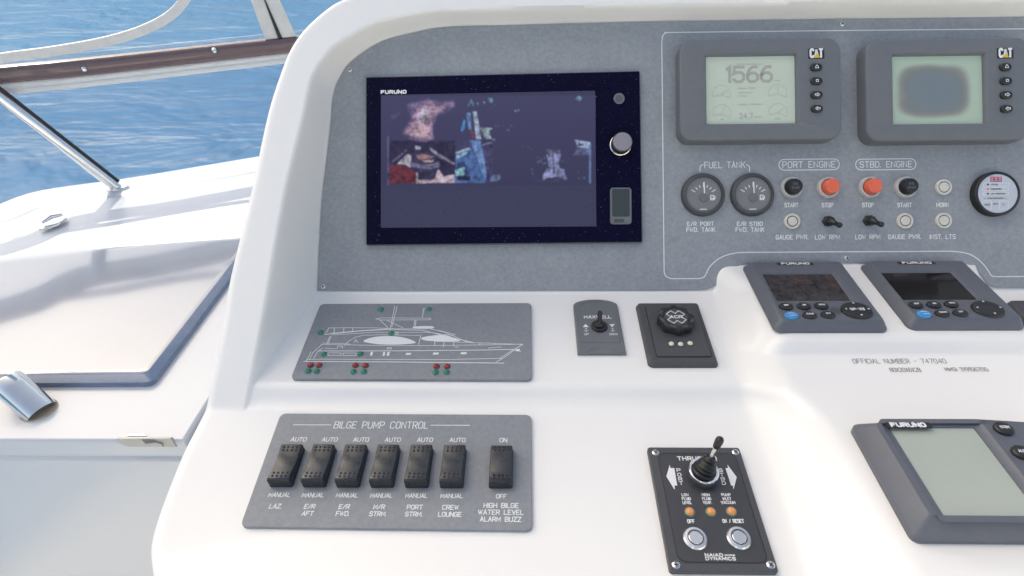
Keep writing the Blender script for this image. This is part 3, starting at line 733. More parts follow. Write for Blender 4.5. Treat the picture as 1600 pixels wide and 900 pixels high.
def engine_display(px0, label, stained):
    d = thing_px('engine_display', label, 'display', FA, 1189.5+px0, 139, 'engine displays on the instrument panel', h=EH)
    ref = engine_display.ref
    if ref is None: ref = engine_display.ref = d
    P = lambda *pts, h=EH: ref.pp(Ze(*pts), h)
    a, b, c = P((135, 772), (1170, 772), (1170, 121))
    w, h = b[0]-a[0], c[1]-b[1]; cx, cy = (a[0]+b[0])/2, (a[1]+c[1])/2
    oa, ob, oc = P((313, 660), (880, 656), (882, 226))
    ow, oh = ob[0]-oa[0], oc[1]-ob[1]; ox, oy = (oa[0]+ob[0])/2, (oa[1]+oc[1])/2
    R = lambda ins, z: [(x, y, z) for x, y in rrect(w-2*ins, h-2*ins, .017-ins, cx, cy, 7)]
    I = lambda g_, z, r: [(x, y, z) for x, y in rrect(ow+2*g_, oh+2*g_, r, ox, oy, 7)]
    MB().loft([R(0, .002), R(0, EH-.0035), R(.0004, EH-.002), R(.0014, EH-.0006), R(.003, EH), I(.0035, EH, .003), I(.0030, EH-.0004, .003), I(.0005, EH-.0055, .001), I(0.0005, EH-.0065, .001)], True, False).obj('housing', HOUS, d, 35)
    s_ = MB().poly(rrect(ow+.002, oh+.002, .0005, ox, oy), EH-.006).obj('screen', lcd2 if stained else LCD, d, 0)
    if not stained:
        z = EH-.0057
        D_ = lambda *pts: ref.pp(Ze(*pts), z)
        a1, a2, a3 = D_((432, 400), (718, 400), (432, 307))
        MB().strokes(text('1566', (a1[0]+a2[0])/2, a1[1], a3[1]-a1[1], width=a2[0]-a1[0], gap=1.5), .0040, z).obj('readout', LCDDK, s_, 0)
        a1, a2, a3 = D_((512, 635), (597, 635), (512, 602)); mk = text('24.7', (a1[0]+a2[0])/2, a1[1], a3[1]-a1[1], width=a2[0]-a1[0])
        MB().strokes(mk, .0009, z).obj('readout', LCDDK, s_, 0)
        for gx, gy, an in ((398, 480, 35), (757, 475, 90), (400, 603, 70), (760, 597, 40)):
            arc = [(gx+58*math.cos(RAD(t)), gy-58*math.sin(RAD(t))) for t in range(-25, 206, 11)]
            mk = [D_(*arc)]; mk.append(D_((gx, gy), (gx+46*math.cos(RAD(an)), gy-46*math.sin(RAD(an)))))
            mk.append(D_(arc[0], (gx, gy+2), arc[-1]))
            MB().strokes(mk, .0006, z).obj('dial_drawing', LCDINK, s_, 0)
        mk = [D_((x0, y), (x1, y)) for x0, x1, y in ((495, 650, 287), (505, 560, 442), (575, 620, 440), (508, 590, 470), (512, 560, 491), (510, 562, 545), (580, 655, 543), (735, 775, 392), (610, 650, 625), (395, 412, 640), (742, 775, 636))]
        tag(MB().strokes(mk, .0011, z).obj('small_print', LCDINK, s_, 0), kind='stuff')
    ba, bb, bc = P((953, 253), (1055, 252), (1055, 186))
    bw, bh = bb[0]-ba[0], bc[1]-bb[1]; bx, by = (ba[0]+bb[0])/2, (ba[1]+bc[1])/2
    bdg = MB().plate(rrect(bw, bh, .001, bx, by), EH-.0005, EH+.0006, .0003).obj('badge', BLACK, d)
    MB().strokes(text('CAT', bx, by-bh*.36, bh*.76, width=bw*.74, gap=2.2), .0027, EH+.0008).obj('badge_lettering', WHITE, bdg, 0)
    MB().poly([(bx-bw*.20, by-bh*.42), (bx+bw*.22, by-bh*.42), (bx+bw*.01, by-bh*.02)], EH+.0011).obj('badge_triangle', YEL, bdg, 0)
    for i_, (x, y) in enumerate(P((1007, 305), (1009, 393), (1010, 482), (1012, 570), h=EH+.003)):
        k_ = MB().prof(rrect(.0155, .0098, .0048, x, y), [(0, EH-.0005), (0, EH+.0022), (.0008, EH+.0032), (.002, EH+.0036)]).obj('key', BLACK, d)
        e = .0021
        sy = ([[(x-e, y-e*.7), (x-e*.6, y+e*.6), (x, y+e*1.2), (x+e*.6, y+e*.6), (x+e, y-e*.7), (x-e, y-e*.7)]], [[(x-e*.7, y-e*.7), (x-e*.7, y+e*.7), (x+e*.7, y+e*.7), (x+e*.7, y-e*.7), (x-e*.7, y-e*.7)]],)
        ar = [(-1.5, -.45), (.1, -.45), (.1, -1), (1.4, 0), (.1, 1), (.1, .45), (-1.5, .45), (-1.5, -.45)]
        sy = sy+([[(x+q[0]*e, y+q[1]*e) for q in ar]], [[(x-q[0]*e, y+q[1]*e) for q in ar]])
        MB().strokes(sy[i_], .0008, EH+.0038).obj('key_symbol', WHITE, k_, 0)
engine_display.ref = None
engine_display(0, 'grey engine display reading 1566 above the fuel gauges', False)
engine_display(294, 'grey engine display with a blotchy stained blank screen', True)

# ================================================================== GAUGES
def fuel_gauge(px, py, label):
    g_ = thing_px('fuel_gauge', label, 'gauge', FA, px, py, 'fuel gauges on the instrument panel')
    z = PH
    MB().prof(circ(.030, 56), [(0, z-.001), (0, z+.003), (.0015, z+.006), (.0035, z+.0078), (.0052, z+.008), (.0058, z+.0065)], cap1=False).obj('bezel', CHAR, g_, 50)
    MB().poly(circ(.0245, 48), z+.0050).obj('dial', DIAL, g_, 0)
    zz = z+.0052; mk = []
    for k in range(7):
        a = RAD(150-k*20); r1 = .0165 if k % 3 else .019
        mk.append([(r_*math.cos(a), -.003+r_*math.sin(a)) for r_ in (.0135, r1)])
    mk += [[(-.005, -.0205), (.004, -.0205)]]
    tag(MB().strokes(mk, .0011, zz).obj('scale_marks', WHITE, g_, 0), kind='stuff')
    MB().ribbon([(.001, .002), (.0005, .0165)], .0017, zz+.0012).obj('needle', WHITE, g_, 0)
    MB().prof(circ(.0058, 28, .000, -.0045), [(0, zz), (0, zz+.0012), (.0012, zz+.0018)]).obj('needle_hub', HOUS, g_)
    MB().strokes([[(.0098, -.0075), (.0098, -.0015), (.0138, -.0015), (.0138, -.0075), (.0098, -.0075)], [(.0105, -.0055), (.0132, -.0055)], [(.0145, -.007), (.0155, -.006), (.0155, -.0025)]], .0012, zz).obj('pump_symbol', WHITE, g_, 0)
    rim = MB().loft([[(r_*math.cos(a), r_*math.sin(a), z_) for a in [2*math.pi*i_/48 for i_ in range(48)]] for r_, z_ in ((.0247, z+.0052), (.0240, z+.0056), (.0236, z+.0052))], False, False).obj('dial_ring', HOUS, g_)
fuel_gauge(1096.5, 305.5, 'round black fuel gauge marked E/R port forward tank')
fuel_gauge(1173, 305.2, 'round black fuel gauge marked E/R starboard forward tank')
mg = thing_px('monitor_gauge', 'round black gauge with pale face and red digits beside the horn button', 'gauge', FA, 1547.5, 305)
GZ = .0135
MB().prof(circ(.0305, 56), [(0, .001), (0, GZ-.002), (.0008, GZ-.0006), (.002, GZ), (.0035, GZ), (.0042, GZ-.0012)], cap1=False).obj('bezel', BLACK, mg, 50)
face = mat('pale_gauge_face', (.52, .56, .62), .3, coat=.3)
MB().poly(circ(.0265, 48), GZ-.0011).obj('dial', face, mg, 0)
Zg = zoom(1480, 240, 7.5); z = GZ-.0009
G = lambda *pts: mg.pp(Zg(*pts), z)
mk = []
for q in (510, 556, 602):
    pts = [(q, 276), (q+34, 276), (q+34, 326), (q, 326), (q, 276)]; mk += [G(*pts), G((q, 300), (q+34, 300))]
MB().strokes(mk, .0011, z).obj('digits', mat('red_digits', (.62, .06, .09), .5), mg, 0)
MB().strokes([G((508, 301), (636, 301)), G((508, 322), (640, 322))], .0006, z+.0001).obj('digit_underline', mat('blue_print', (.12, .12, .42), .5), mg, 0)
wr = lambda x0, y0, x1, y1: G((x0, y0), (x1, y0), (x1, y1), (x0, y1), (x0, y0))
MB().strokes([wr(425, 345, 725, 380), wr(415, 400, 720, 432), wr(425, 452, 720, 485), wr(415, 555, 520, 650), wr(612, 555, 715, 650)], .0006, z).obj('print_boxes', WHITE, mg, 0)
mb = MB()
for s_, x0, x1, y in (('STATUS', 520, 592, 371), ('OVERSPEED', 515, 636, 424), ('LOW PRESSURE', 515, 680, 478), ('SYNCHRONIZER', 475, 660, 532), ('MODE', 440, 500, 606), ('LIGHT', 540, 600, 596)):
    a1, a2, a3 = G((x0, y), (x1, y), (x0, y-15)); mb.strokes(text(s_, (a1[0]+a2[0])/2, a1[1], a3[1]-a1[1], width=a2[0]-a1[0]), .00045, z)
mb.strokes([G((650, 580), (672, 600), (650, 610)), G((438, 530), (455, 520)), G((680, 520), (697, 535))], .0006, z)
mb.obj('face_lettering', GREYP, mg, 0)
for i_, (x, y) in enumerate(G((478, 362), (478, 416), (478, 470))):
    MB().dome(x, y, z, .0013, .0008).obj('indicator_lamp', RED if i_ == 1 else CHAR, mg)

# ================================================================== YACHT MIMIC PLATE
yp = thing_px('yacht_mimic_plate', 'grey plate with a white line drawing of a yacht and red and green lamps', 'panel', FB1, 655, 535)
YH = .0045
Zy = zoom(440, 460, 3.902)
yo = rpoly(ccw(yp.pp([(453.6, 591.5), (831, 593), (830, 473.2), (500.6, 474.6)], YH)), .007, 5)
MB().plate(yo, -.0003, YH, .0008, 2).obj('face_plate', PLATE, yp, 30)
Y = lambda *pts: yp.pp(Zy(*pts), YH)
ln = [[(135, 410), (700, 413), (1355, 420)], [(150, 405), (160, 398), (240, 396), (1000, 398), (1340, 391)], [(150, 408), (180, 350)], [(168, 400), (195, 352), (245, 308)], [(195, 392), (222, 347), (250, 330)],
 [(1310, 412), (1360, 385), (1430, 330), (1470, 307)], [(222, 346), (700, 345), (1250, 340), (1410, 336)], [(240, 306), (700, 314), (1000, 312), (1300, 308), (1470, 304)], [(250, 298), (360, 300), (420, 305)], [(340, 330), (345, 315), (370, 318), (372, 330)],
 [(1470, 307), (1400, 345), (1330, 392)], [(262, 246), (480, 224), (660, 214), (860, 220), (940, 240), (1060, 270), (1170, 295)], [(270, 240), (288, 205), (420, 204), (560, 205), (645, 208)], [(300, 238), (480, 222), (660, 210), (910, 212), (990, 228), (1060, 246)],
 [(910, 210), (1000, 235), (1070, 265), (1130, 292)], [(310, 248), (560, 232), (900, 232), (990, 246), (1050, 250)], [(575, 150), (605, 144), (905, 146), (912, 151), (900, 156), (605, 157), (575, 150)], [(600, 156), (650, 206)], [(640, 157), (740, 205)], [(660, 225), (690, 72)], [(672, 200), (705, 72)],
 [(806, 206), (812, 157)], [(814, 206), (820, 157)], [(858, 142), (868, 86)], [(862, 92), (890, 88)], [(385, 312), (410, 285), (450, 262), (500, 250), (620, 247), (840, 251)], [(850, 248), (835, 308)], [(275, 300), (295, 258)], [(283, 302), (302, 256)], [(320, 238), (322, 206)], [(378, 232), (380, 206)], [(432, 226), (434, 207)],
 [(930, 287), (1165, 295)], [(935, 287), (933, 312)], [(990, 288), (987, 320)], [(1050, 292), (1048, 316)], [(1165, 295), (1470, 306)], [(1210, 298), (1208, 308)], [(1300, 300), (1298, 308)], [(1390, 303), (1388, 308)],
 [(283, 357), (362, 358), (362, 373), (283, 372), (283, 357)], [(375, 358), (455, 359), (455, 374), (375, 373), (375, 358)], [(440, 295), (452, 278), (466, 295)], [(262, 330), (335, 332)], [(645, 326), (670, 326), (668, 334), (645, 334), (645, 326)], [(1260, 328), (1340, 322)], [(1055, 322), (1080, 322)], [(697, 230), (710, 232), (708, 248), (696, 247), (697, 230)], [(1420, 345), (1460, 348)]]
mb = MB()
for k, pl in enumerate(ln): mb.ribbon(Y(*pl), .0008 if k not in (0, 6, 11) else .0011, YH+.0003+.00002*(k % 5))
mb.obj('yacht_line_drawing', WHITE, yp, 0)
for pl in ([(498, 287), (530, 270), (580, 259), (640, 255), (705, 258), (770, 271), (818, 293), (790, 302), (700, 308), (600, 306), (530, 297)], [(850, 270), (880, 258), (960, 249), (1010, 252), (1055, 270), (1085, 287), (960, 287), (880, 283)], [(806, 208), (815, 197), (915, 195), (922, 208)]):
    MB().poly(spline(Y(*pl), 3, True), YH+.00045).obj('drawn_window', WHITE, yp, 0)
for x, y, w, h in ((548, 363, 14, 24), (624, 364, 13, 24), (650, 364, 15, 24), (773, 364, 32, 12), (940, 362, 34, 13), (1110, 360, 34, 13), (1440, 340, 24, 12)):
    MB().poly(Y((x-w/2-2, y+h/2), (x+w/2-2, y+h/2), (x+w/2+3, y-h/2), (x-w/2+3, y-h/2)), YH+.00045).obj('drawn_porthole', WHITE, yp, 0)
def lamp(th, x, y, z, r, lens, rim=SATIN):
    b = MB().prof(circ(r*1.22, 20, x, y), [(0, z-.0003), (0, z+.0007), (r*.2, z+.0011)]).obj('indicator_lamp', rim, th)
    MB().dome(x, y, z+.0009, r, r*.85, 16).obj('lens', lens, b)
for k, (x, y) in enumerate([(606, 93), (898, 93), (238, 234), (669, 239), (258, 364), (479, 364), (162, 469), (213, 470), (438, 473), (500, 473), (938, 477), (1005, 476), (177, 433), (229, 433), (450, 434), (511, 435), (944, 440), (1009, 440)]):
    q = Y((x, y))[0]; lamp(yp, q[0], q[1], YH, .0034, LEDR if k > 11 else LEDG, CHAR if k > 11 else TEAL)

# ================================================================== BILGE PUMP PANEL
bp = thing_px('bilge_pump_panel', 'grey bilge pump control plate with a row of seven black rocker switches', 'panel', FB2, 610, 738)
BH = .0040
Zb = zoom(360, 630, 3.2)
bo = rpoly(ccw(bp.pp([(374.6, 823), (832, 829), (830.4, 647.8), (438.5, 645.6)], BH)), .0075, 5)
MB().plate(bo, -.0003, BH, .0008, 2).obj('face_plate', PLATE, bp, 30)
Bq = lambda *pts: bp.pp(Zb(*pts), BH)
row = lambda x, yb, yt: (Bq((x, yb))[0][1], Bq((x, yt))[0][1])
a1, a2 = Bq((517, 123), (985, 128)); vb, vt = row(750, 126, 94)
MB().strokes(text('BILGE PUMP CONTROL', (a1[0]+a2[0])/2, vb, vt-vb, width=a2[0]-a1[0]), .0010, BH+.0003).obj('engraved_lettering', WHITE, bp, 0)
for q in (((318, 104), (503, 106)), ((1003, 110), (1197, 112))):
    c = Bq(*q); MB().ribbon([(c[0][0], (vb+vt)/2), (c[1][0], (vb+vt)/2)], .0010, BH+.0003).obj('engraved_line', WHITE, bp, 0)
autos = [341, 497, 655, 813, 975, 1137]; mans = [243, 411, 581, 754, 929, 1106]
nm = [('LAZ.',), ('E/R', 'AFT'), ('E/R', 'FWD.'), ('M/R', 'STRM.'), ('PORT', 'STRM.'), ('CREW', 'LOUNGE')]
va = row(1137, 194, 175); vm = row(1106, 474, 455); v1 = row(1097, 532, 511); v2 = row(1097, 567, 546); v3 = row(1355, 592, 570); v1b = row(1355, 523, 501); v2b = row(1355, 557, 535)
cu = [(Bq((a, 186))[0][0]+Bq((m_, 464))[0][0])/2 for a, m_ in zip(autos, mans)]
cu.append((Bq((1365, 186))[0][0]+Bq((1355, 466))[0][0])/2)
vc = (va[1]+vm[0])/2-.0018
for k in range(7):
    L_ = ([('AUTO', va), ('MANUAL', vm)]+list(zip(nm[k], (v1, v2)))) if k < 6 else [('ON', va), ('OFF', vm), ('HIGH BILGE', v1b), ('WATER LEVEL', v2b), ('ALARM BUZZ', v3)]
    sl = max(0, .10-.02*k) if k < 6 else 0
    for s_, (b0, t0) in L_:
        MB().strokes(text(s_, cu[k], b0, (t0-b0), wf=1.02, gap=1.45, slant=sl), .00092, BH+.0003).obj('engraved_lettering', WHITE, bp, 0)
def rocker(x, y, flat):
    w, h = .0232, .0450
    b = MB().plate(rrect(w+.0015, h+.001, .002, x, y), BH-.0005, BH+.0028, .0008).obj('rocker_switch', BLACK, bp)
    pf = [(-.50, .0130), (-.46, .0142), (-.36, .0136), (-.2, .0114), (0, .0098), (.2, .0096), (.38, .0106), (.47, .0110), (.50, .0098)]
    if flat: pf = [(q, .0126-(v-.0098)*.5) if abs(q) < .45 else (q, v-.001) for q, v in pf]
    mb = MB(); rings = []
    for q, z in pf:
        yy = y+q*h; e = .0012
        rings.append([(x-w/2, yy, BH+.002), (x-w/2, yy, BH+z-e), (x-w/2+e*.4, yy, BH+z-e*.35), (x-w/2+e*1.2, yy, BH+z), (x+w/2-e*1.2, yy, BH+z), (x+w/2-e*.4, yy, BH+z-e*.35), (x+w/2, yy, BH+z-e), (x+w/2, yy, BH+.002)])
    mb.loft(rings)
    rk = mb.obj('rocker', ROCK, b, 35)
    zq = np.interp
    dots = MB()
    for r_ in (-.40, -.31, .33, .41):
        for c_ in (-.30, -.1, .1, .30):
            zz = float(zq(r_, [q[0] for q in pf], [q[1] for q in pf])); dots.dome(x+c_*w, y+r_*h, BH+zz-.0002, .0013, .0015, 8)
    tag(dots.obj('grip_dots', ROCK, b), kind='stuff')
for k in range(7): rocker(cu[k]-.0012, vc, k == 6)

# ================================================================== WINDLASS CONTROL
mx = thing_px('windlass_control', 'small arch-topped grey control with a black toggle and up and down arrows', 'control', FB1, 936, 512)
MH = .005
Zm = zoom(870, 450, 5.714)
Mq = lambda *pts, h=MH: mx.pp(Zm(*pts), h)
tl, tr, br_, bl = Mq((148, 152), (543, 150), (621, 577), (188, 580)); pk_ = Mq((345, 98))[0]
wm = (tr[0]-tl[0]+br_[0]-bl[0])/2; cxm = (tl[0]+tr[0]+bl[0]+br_[0])/4; yb_ = (bl[1]+br_[1])/2; yt_ = (tl[1]+tr[1])/2; ar_ = pk_[1]-yt_
mo = [(cxm-wm/2, yb_), (cxm+wm/2, yb_)]+[(cxm+wm/2*math.cos(t)*(1), yt_+ar_*math.sin(t)) for t in [i_*math.pi/16 for i_ in range(17)]]
MB().plate(mo, -.0003, MH, .0018, 3).obj('body', GRIP, mx, 35)
MB().plate(rrect(wm*.84, (yt_-yb_)*.62, .003, cxm, (yt_+yb_)/2+.001), MH-.0005, MH+.0009, .0006).obj('centre_pad', GRIP, mx)
for s_ in (1, -1):
    yy = (yt_+ar_*.25) if s_ > 0 else yb_+.0035
    MB().tube([(cxm+wm*.36*q, yy+(1-q*q)*.009-.004, MH) for q in np.linspace(-1, 1, 13)], .0006, 8).obj('moulded_arc', GRIP, mx)
zt = MH+.0012
a1, a2, a3 = Mq((247, 270), (486, 270), (247, 247), h=zt)
MB().strokes(text('MAXWELL', (a1[0]+a2[0])/2, a1[1], a3[1]-a1[1], width=a2[0]-a1[0], gap=1.8), .0012, zt).obj('maker_lettering', WHITE, mx, 0)
MB().poly(Mq((232, 349), (286, 349), (256, 320), h=zt), zt).obj('up_arrow', WHITE, mx, 0)
MB().poly(Mq((494, 351), (519, 322), (468, 322), h=zt), zt).obj('down_arrow', WHITE, mx, 0)
mk = [Mq((262, 356), (262, 386), h=zt), Mq((252, 362), (271, 362), h=zt), Mq((244, 378), (262, 388), (282, 378), h=zt), Mq((498, 356), (500, 386), h=zt), Mq((488, 362), (508, 362), h=zt), Mq((484, 378), (500, 388), (516, 378), h=zt)]
a1, a2, a3 = Mq((248, 420), (284, 420), (248, 404), h=zt); mk += text('UP', (a1[0]+a2[0])/2, a1[1], a3[1]-a1[1], width=a2[0]-a1[0])
a1, a2, a3 = Mq((474, 420), (543, 420), (474, 404), h=zt); mk += text('DOWN', (a1[0]+a2[0])/2, a1[1], a3[1]-a1[1], width=a2[0]-a1[0])
tag(MB().strokes(mk, .0006, zt).obj('small_lettering', WHITE, mx, 0), kind='stuff')
x, y = Mq((378, 352))[0]
b = MB().prof(circ(.0103, 32, x, y), [(0, MH), (0, MH+.0035), (.001, MH+.0045), (.0025, MH+.0045)]).obj('toggle_switch', RUB, mx)
MB().tube([(x, y, MH+.004), (x, y+.001, MH+.0065), (x, y+.002, MH+.008), (x, y+.0035, MH+.012), (x, y+.006, MH+.020), (x, y+.0067, MH+.0225)], [.0066, .0058, .0036, .003, .0034, .0018], 18).obj('lever', RUB, b)

# ================================================================== BEACON REMOTE (knob with cross emblem)
ac = thing_px('searchlight_control', 'dark control plate with a round knob bearing a white cross emblem', 'control', FB1, 1058, 520)
AH = .007
Aq = lambda *pts, h=AH: ac.pp(Zm(*pts), h)
ao = rpoly(ccw(Aq((838, 683), (1442, 655), (1250, 127), (722, 137))), .003, 4)
aa = np.array(Aq((838, 683), (1442, 655), (1250, 127), (722, 137)))
x0, x1 = (aa[0][0]+aa[3][0])/2, (aa[1][0]+aa[2][0])/2; y0, y1 = (aa[0][1]+aa[1][1])/2, (aa[2][1]+aa[3][1])/2
ao = rrect(x1-x0, y1-y0, .004, (x0+x1)/2, (y0+y1)/2)
MB().prof(ao, [(-.002, -.0003), (-.002, .001), (0, AH-.001), (.0006, AH-.0003), (.0016, AH)]).obj('base_plate', CHAR, ac)
ai = Aq((903, 622), (1372, 608), (1240, 165), (785, 172))
ix0, ix1 = (ai[0][0]+ai[3][0])/2, (ai[1][0]+ai[2][0])/2; iy0, iy1 = (ai[0][1]+ai[1][1])/2, (ai[2][1]+ai[3][1])/2
io = rrect(ix1-ix0, iy1-iy0, .003, (ix0+ix1)/2, (iy0+iy1)/2)
MB().plate(io, AH-.0004, AH+.0016, .0005).obj('raised_panel', CHAR, ac)
MB().ribbon(inset(io, -.0006)+[inset(io, -.0006)[0]], .0008, AH+.0003).obj('panel_groove', BLACK, ac, 0)
x, y = Aq((1052, 320), h=AH)[0]; zk = AH+.0016; KH = .012
ko = [(x+(.0225+.0011*math.cos(8*a))*math.cos(a), y+(.0225+.0011*math.cos(8*a))*math.sin(a)) for a in [2*math.pi*i_/64 for i_ in range(64)]]
kb = MB().prof(ko, [(0, zk-.0004), (0, zk+KH-.003), (.001, zk+KH-.001), (.003, zk+KH), (.0060, zk+KH), (.0072, zk+KH-.0018)], cap1=True).obj('rotary_knob', BLACK, ac, 35)
for k in range(8):
    a = 2*math.pi*(k+.5)/8
    MB().plate([(x+.0198*math.cos(a)+px_*math.cos(a)-py_*math.sin(a), y+.0198*math.sin(a)+px_*math.sin(a)+py_*math.cos(a)) for px_, py_ in rrect(.0035, .0075, .001)], zk+KH-.0006, zk+KH+.0004, .0003).obj('grip_lug', CHAR, kb)
ek = zk+KH-.0018
em = MB().poly(circ(.0152, 36, x, y), ek+.0003).obj('emblem_disc', CHAR, kb, 0)
cr_ = []
for k in range(4):
    a = math.pi/4+k*math.pi/2; c, s_ = math.cos(a), math.sin(a)
    for q, t in ((.0046, -.0046), (.0118, -.0046), (.0118, .0046), (.0046, .0046)):
        cr_.append((x+q*c-t*s_, y+q*s_+t*c))
MB().ribbon(cr_+[cr_[0]], .0010, ek+.0006).obj('emblem_outline', WHITE, kb, 0)
MB().strokes(text('ACR', x, y-.0022, .0044, width=.0150), .0012, ek+.0008).obj('emblem_lettering', WHITE, kb, 0)
for q in ((1022, 502), (1105, 505), (1190, 497)):
    xx, yy = Aq(q, h=AH+.002)[0]; lamp(ac, xx, yy, AH+.0015, .0034, LEDC, CHAR)

# ================================================================== SMALL MULTI DISPLAYS
Zr = zoom(1130, 390, 3.404)
RH = .0135
def small_display(k):
    first = k == 0
    d = thing_px('multi_display', ('small dark display with speaker grille and dusty screen with painted pale reflections under the port engine controls' if first else 'small dark display with plain direction pad and clear black screen'), 'display', FPD, 1256 if first else 1440, 462, 'small displays on the console pod')
    S = lambda *pts, h=RH: d.pp(Zr(*pts), h)
    if first: B4 = d.pp(Zr((272, 446), (858, 440), (632, 80), (100, 92)), .0); sc = S((290, 268), (683, 265), (575, 124), (213, 128))
    else: B4 = d.pp(Zr((985, 433), (1576, 428), (1283, 78), (720, 86)), .0); sc = S((962, 263), (1352, 258), (1210, 118), (843, 119))
    x0, x1 = (B4[0][0]+B4[3][0])/2, (B4[1][0]+B4[2][0])/2; y0, y1 = (B4[0][1]+B4[1][1])/2, (B4[2][1]+B4[3][1])/2
    w, h, cx, cy = x1-x0, y1-y0, (x0+x1)/2, (y0+y1)/2
    cy -= .001; h -= .002
    sx0, sx1 = (sc[0][0]+sc[3][0])/2, (sc[1][0]+sc[2][0])/2; sy0, sy1 = (sc[0][1]+sc[1][1])/2, (sc[2][1]+sc[3][1])/2
    sw, shh, sx, sy = sx1-sx0, sy1-sy0, (sx0+sx1)/2, (sy0+sy1)/2
    R = lambda ins, z, r: [(x, y, z) for x, y in rrect(w-2*ins, h-2*ins, r, cx, cy, 6)]
    I = lambda g_, z: [(x, y, z) for x, y in rrect(sw+2*g_, shh+2*g_, .0012, sx, sy, 6)]
    hs = MB().loft([R(0, -.0003, .009), R(-.0002, .0022, .009), R(.0006, .0035, .009), R(.0055, RH-.002, .006), R(.007, RH-.0006, .005), R(.009, RH, .004), I(.0030, RH), I(.0022, RH-.0003), I(.0003, RH-.002), I(.0003, RH-.0028)], True, False).obj('housing', NAVY, d, 40)
    s_ = MB().poly(rrect(sw+.002, shh+.002, .0005, sx, sy), RH-.0022).obj('screen', HAZEGL if first else DARKGL, d, 0)
    # maker's strip on the top slope
    yl = cy+h/2-.0028; zl = RH*.5
    st_ = MB().plate(rrect(w*.36, .0055, .001, cx-.002, cy+h/2-.0125), RH-.002, RH+.0004, .0003).obj('maker_strip', BLACK, d)
    MB().strokes(text('FURUNO', cx-.002, cy+h/2-.0143, .0036, width=w*.27, gap=1.9), .0013, RH+.0006).obj('maker_lettering', WHITE, st_, 0)
    keys = ((332, 307), (427, 306), (520, 304), (362, 355), (458, 353), (555, 351)) if first else ((1022, 299), (1117, 298), (1210, 295), (1065, 347), (1162, 344), (1258, 342))
    nm_ = ('DISP', 'DIM', 'MENU', '', 'CLEAR', 'ENT')
    rows_ = [S(q)[0] for q in keys]
    for i_, (x, y) in enumerate(rows_):
        kk = MB().prof(circ(.0083, 28, x, y, .0062), [(0, RH-.0005), (0, RH+.0020), (.0009, RH+.0031), (.0025, RH+.0034)]).obj('key', BLUEB if i_ == 3 else BLACK, d)
        if nm_[i_]: MB().strokes(text(nm_[i_], x, y-.0011, .0024, wf=.8), .00055, RH+.0037).obj('key_lettering', WHITE, kk, 0)
        else: MB().strokes([[(x-.004, y+.0012), (x-.001, y+.0022), (x+.003, y+.0012)], [(x-.003, y-.0022), (x+.004, y-.0022)]], .0008, RH+.0037).obj('key_lettering', WHITE, kk, 0)
    x, y = S((708, 328) if first else (1405, 320))[0]
    dp = MB().prof(circ(.0180, 44, x, y, .0150), [(0, RH-.0005), (0, RH+.0018), (.001, RH+.003), (.0045, RH+.0034), (.009, RH+.0028)]).obj('direction_pad', BLACK, d)
    for k_ in range(4):
        a = k_*math.pi/2; px_, py_ = x+.0134*math.cos(a), y+.0112*math.sin(a); t = .0017
        MB().poly([(px_+t*math.cos(a+q), py_+t*math.sin(a+q)) for q in (0, 2.1, 4.2)], RH+.0040).obj('direction_mark', WHITE, dp, 0)
    if first:
        MB().strokes(text('GP-33', x, y-.0018, .0036, width=.0165), .0009, RH+.0036).obj('pad_lettering', WHITE, dp, 0)
        gx, gy = S((598, 326))[0]; dots = MB()
        for i_ in range(-3, 4):
            for j_ in range(-3, 4):
                if abs(i_)+abs(j_) < 5: dots.poly(circ(.0006, 8, gx+i_*.0019, gy+j_*.0019), RH+.0003)
        tag(dots.obj('speaker_grille', BLACK, d, 0), kind='stuff')
small_display(0); small_display(1)
# control at the right edge of the frame
tr_ = thing_px('remote_control', 'dark grey control plate beside the second small display', 'control', FB1, 1575, 469, h=.008)
MB().prof(rrect(.11, .115, .006, .055, -.0575), [(-.002, -.0003), (-.002, .001), (0, .007), (.001, .008), (.002, .0083)]).obj('base_plate', CHAR, tr_)
for i_ in range(4):
    MB().prof(circ(.008, 24, .022+.022*i_, -.018), [(0, .008), (0, .010), (.001, .011)]).obj('key', BLUEB if i_ == 0 else BLACK, tr_)
MB().plate(rrect(.085, .055, .003, .055, -.075), .008, .0092, .0005).obj('screen', DARKGL, tr_)

# ================================================================== THRUSTER PANEL
th = thing_px('thruster_panel', 'black thruster control plate with a rubber-booted joystick and two steel buttons', 'control', FB2, 1110, 795)
TH = .0055
Zt = zoom(980, 680, 4.0923)
Tq = lambda *pts, h=TH: th.pp(Zt(*pts), h)
c4 = Tq((268, 876), (968, 876), (718, 76), (134, 78))
tx0, tx1 = (c4[0][0]+c4[3][0])/2, (c4[1][0]+c4[2][0])/2; ty0, ty1 = (c4[0][1]+c4[1][1])/2, (c4[2][1]+c4[3][1])/2
MB().plate(rrect(tx1-tx0, ty1-ty0, .003, (tx0+tx1)/2, (ty0+ty1)/2), -.0003, TH, .0009).obj('face_plate', CHAR, th)
i4 = Tq((325, 812), (890, 812), (692, 119), (203, 121))
ii = rrect((i4[1][0]+i4[2][0]-i4[0][0]-i4[3][0])/2, (i4[2][1]+i4[3][1]-i4[0][1]-i4[1][1])/2, .007, sum(q[0] for q in i4)/4, sum(q[1] for q in i4)/4)
MB().plate(ii, TH-.0003, TH+.0004, .0002, 1).obj('overlay', mat('overlay_film', (.047, .048, .054), .35, mottle=.1, mscale=100), th)
MB().ribbon(inset(ii, -.0006)+[inset(ii, -.0006)[0]], .0008, TH+.0002).obj('overlay_groove', BLACK, th, 0)
zt = TH+.0006
for q in ((181, 112), (692, 109), (312, 830), (917, 830)):
    x, y = Tq(q)[0]; screw(th, x, y, TH, .0037, CHROME)
